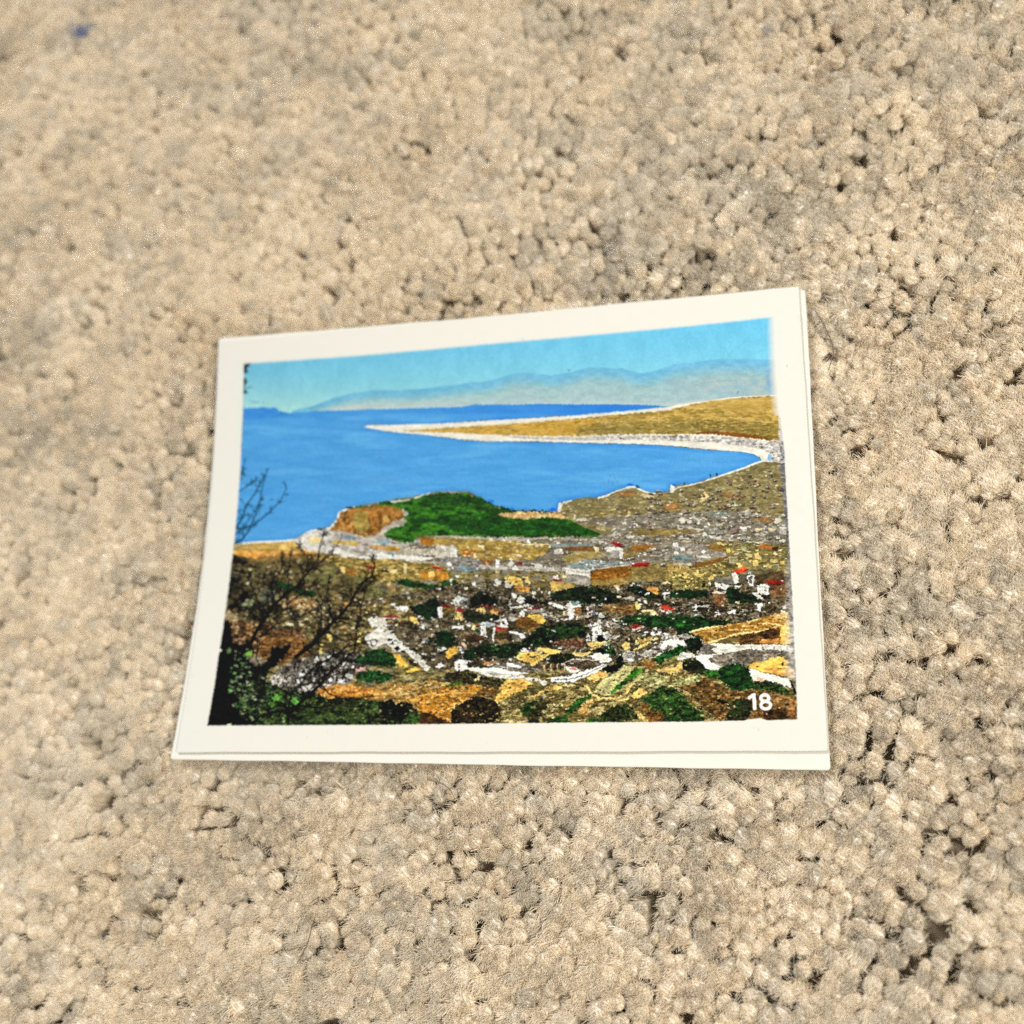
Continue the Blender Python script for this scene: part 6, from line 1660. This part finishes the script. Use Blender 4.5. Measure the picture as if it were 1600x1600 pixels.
m2p = ng.nodes.new('GeometryNodeMeshToPoints')
ng.links.new(gi.outputs[0], m2p.inputs['Mesh'])
ng.links.new(m2p.outputs['Points'], iop.inputs['Points'])
ng.links.new(ci.outputs[0], iop.inputs['Instance'])
ng.links.new(named("which", 'INT'), iop.inputs['Instance Index'])
e2r = ng.nodes.new('FunctionNodeEulerToRotation')
ng.links.new(named("rot", 'FLOAT_VECTOR'), e2r.inputs[0])
ng.links.new(e2r.outputs[0], iop.inputs['Rotation'])
ng.links.new(named("scl", 'FLOAT_VECTOR'), iop.inputs['Scale'])
ng.links.new(iop.outputs['Instances'], go.inputs[0])
md = pile.modifiers.new("tufts", 'NODES')
md.node_group = ng

# ------------------------------------------------------------------ stray hairs caught on the carpet
m_hair, nt, bs = new_mat("stray_hair")
tc = nt.nodes.new('ShaderNodeTexCoord')
nz = nt.nodes.new('ShaderNodeTexNoise')
nz.inputs['Scale'].default_value = 400
rp = nt.nodes.new('ShaderNodeValToRGB')
rp.color_ramp.elements[0].color = (0.05, 0.03, 0.015, 1)
rp.color_ramp.elements[1].color = (0.16, 0.10, 0.05, 1)
nt.links.new(tc.outputs['Object'], nz.inputs['Vector'])
nt.links.new(nz.outputs['Fac'], rp.inputs['Fac'])
nt.links.new(rp.outputs['Color'], bs.inputs['Base Color'])
bs.inputs['Roughness'].default_value = 0.35


def on_carpet(px_, py_, zz):
    d_ = RM.T @ np.array([(px_ - 800) / FPX, (py_ - 800) / FPX, 1.0])
    s_ = (zz - CAM[2]) / d_[2]
    return np.array([(CAM[0] + s_ * d_[0] - OX) * MM, (CAM[1] + s_ * d_[1] - OY) * MM, zz * MM])


def hair(pts, label, w=.045, zz=.45, ends=(-.6, -.6)):
    P_ = np.array(pts, float)
    n = len(P_)
    t = np.linspace(0, n - 1, 40)
    # catmull-rom through the points
    out = []
    for q in t:
        i = min(int(q), n - 2)
        f = q - i
        p0, p1, p2, p3 = P_[max(i - 1, 0)], P_[i], P_[i + 1], P_[min(i + 2, n - 1)]
        out.append(.5 * ((2 * p1) + (-p0 + p2) * f + (2 * p0 - 5 * p1 + 4 * p2 - p3) * f * f + (-p0 + 3 * p1 - 3 * p2 + p3) * f ** 3))
    out = np.array(out)
    s = t / (n - 1)
    zzs = zz + np.minimum(0, (s - .12) / .12) * -ends[0] * -1 + np.minimum(0, (.88 - s) / .12) * -ends[1] * -1
    C3 = np.array([on_carpet(a, b, c) for (a, b), c in zip(out, zzs)])
    vs, fs = [], []
    K = 6
    up = np.array([0, 0, 1.])
    for i, c in enumerate(C3):
        d_ = C3[min(i + 1, len(C3) - 1)] - C3[max(i - 1, 0)]
        d_ = d_ / np.linalg.norm(d_)
        sd = np.cross(d_, up)
        sd /= np.linalg.norm(sd)
        u2 = np.cross(sd, d_)
        wi = w * MM * (1 if 0 < i < len(C3) - 1 else .3)
        for k in range(K):
            a_ = k * 2 * np.pi / K
            vs.append(tuple(c + (sd * math.cos(a_) + u2 * math.sin(a_)) * wi))
        if i:
            for k in range(K):
                fs.append(((i - 1) * K + k, (i - 1) * K + (k + 1) % K, i * K + (k + 1) % K, i * K + k))
    me = bpy.data.meshes.new("stray_hair")
    me.from_pydata(vs, [], fs)
    me.polygons.foreach_set('use_smooth', np.ones(len(fs), bool))
    o = link_obj("stray_hair", me, m_hair)
    tag(o, label, "hair", "stray hairs on the carpet")
    return o


hair([(1274, 486), (1286, 505), (1297, 528), (1302, 543), (1300, 560), (1294, 580)], "dark curved hair on the carpet beside the top right corner of the cards", .062, 1.25)
hair([(493, 1430), (487, 1450), (480, 1475), (469, 1497)], "short dark hair lying alone on the carpet below the lower left part of the cards", .062, 1.0)
hair([(672, 1219), (690, 1224), (703, 1234), (711, 1250)], "small dark hooked hair on the carpet just below the bottom edge of the cards", .045, .85)
hair([(1352, 474), (1374, 468), (1400, 461), (1418, 456)], "pale brown straight hair on the carpet right of the curved dark one", .04, 1.1)
hair([(588, 1515), (587, 1535), (580, 1562), (575, 1568)], "fine dark hair near the bottom of the photo, left of centre", .035, .6)
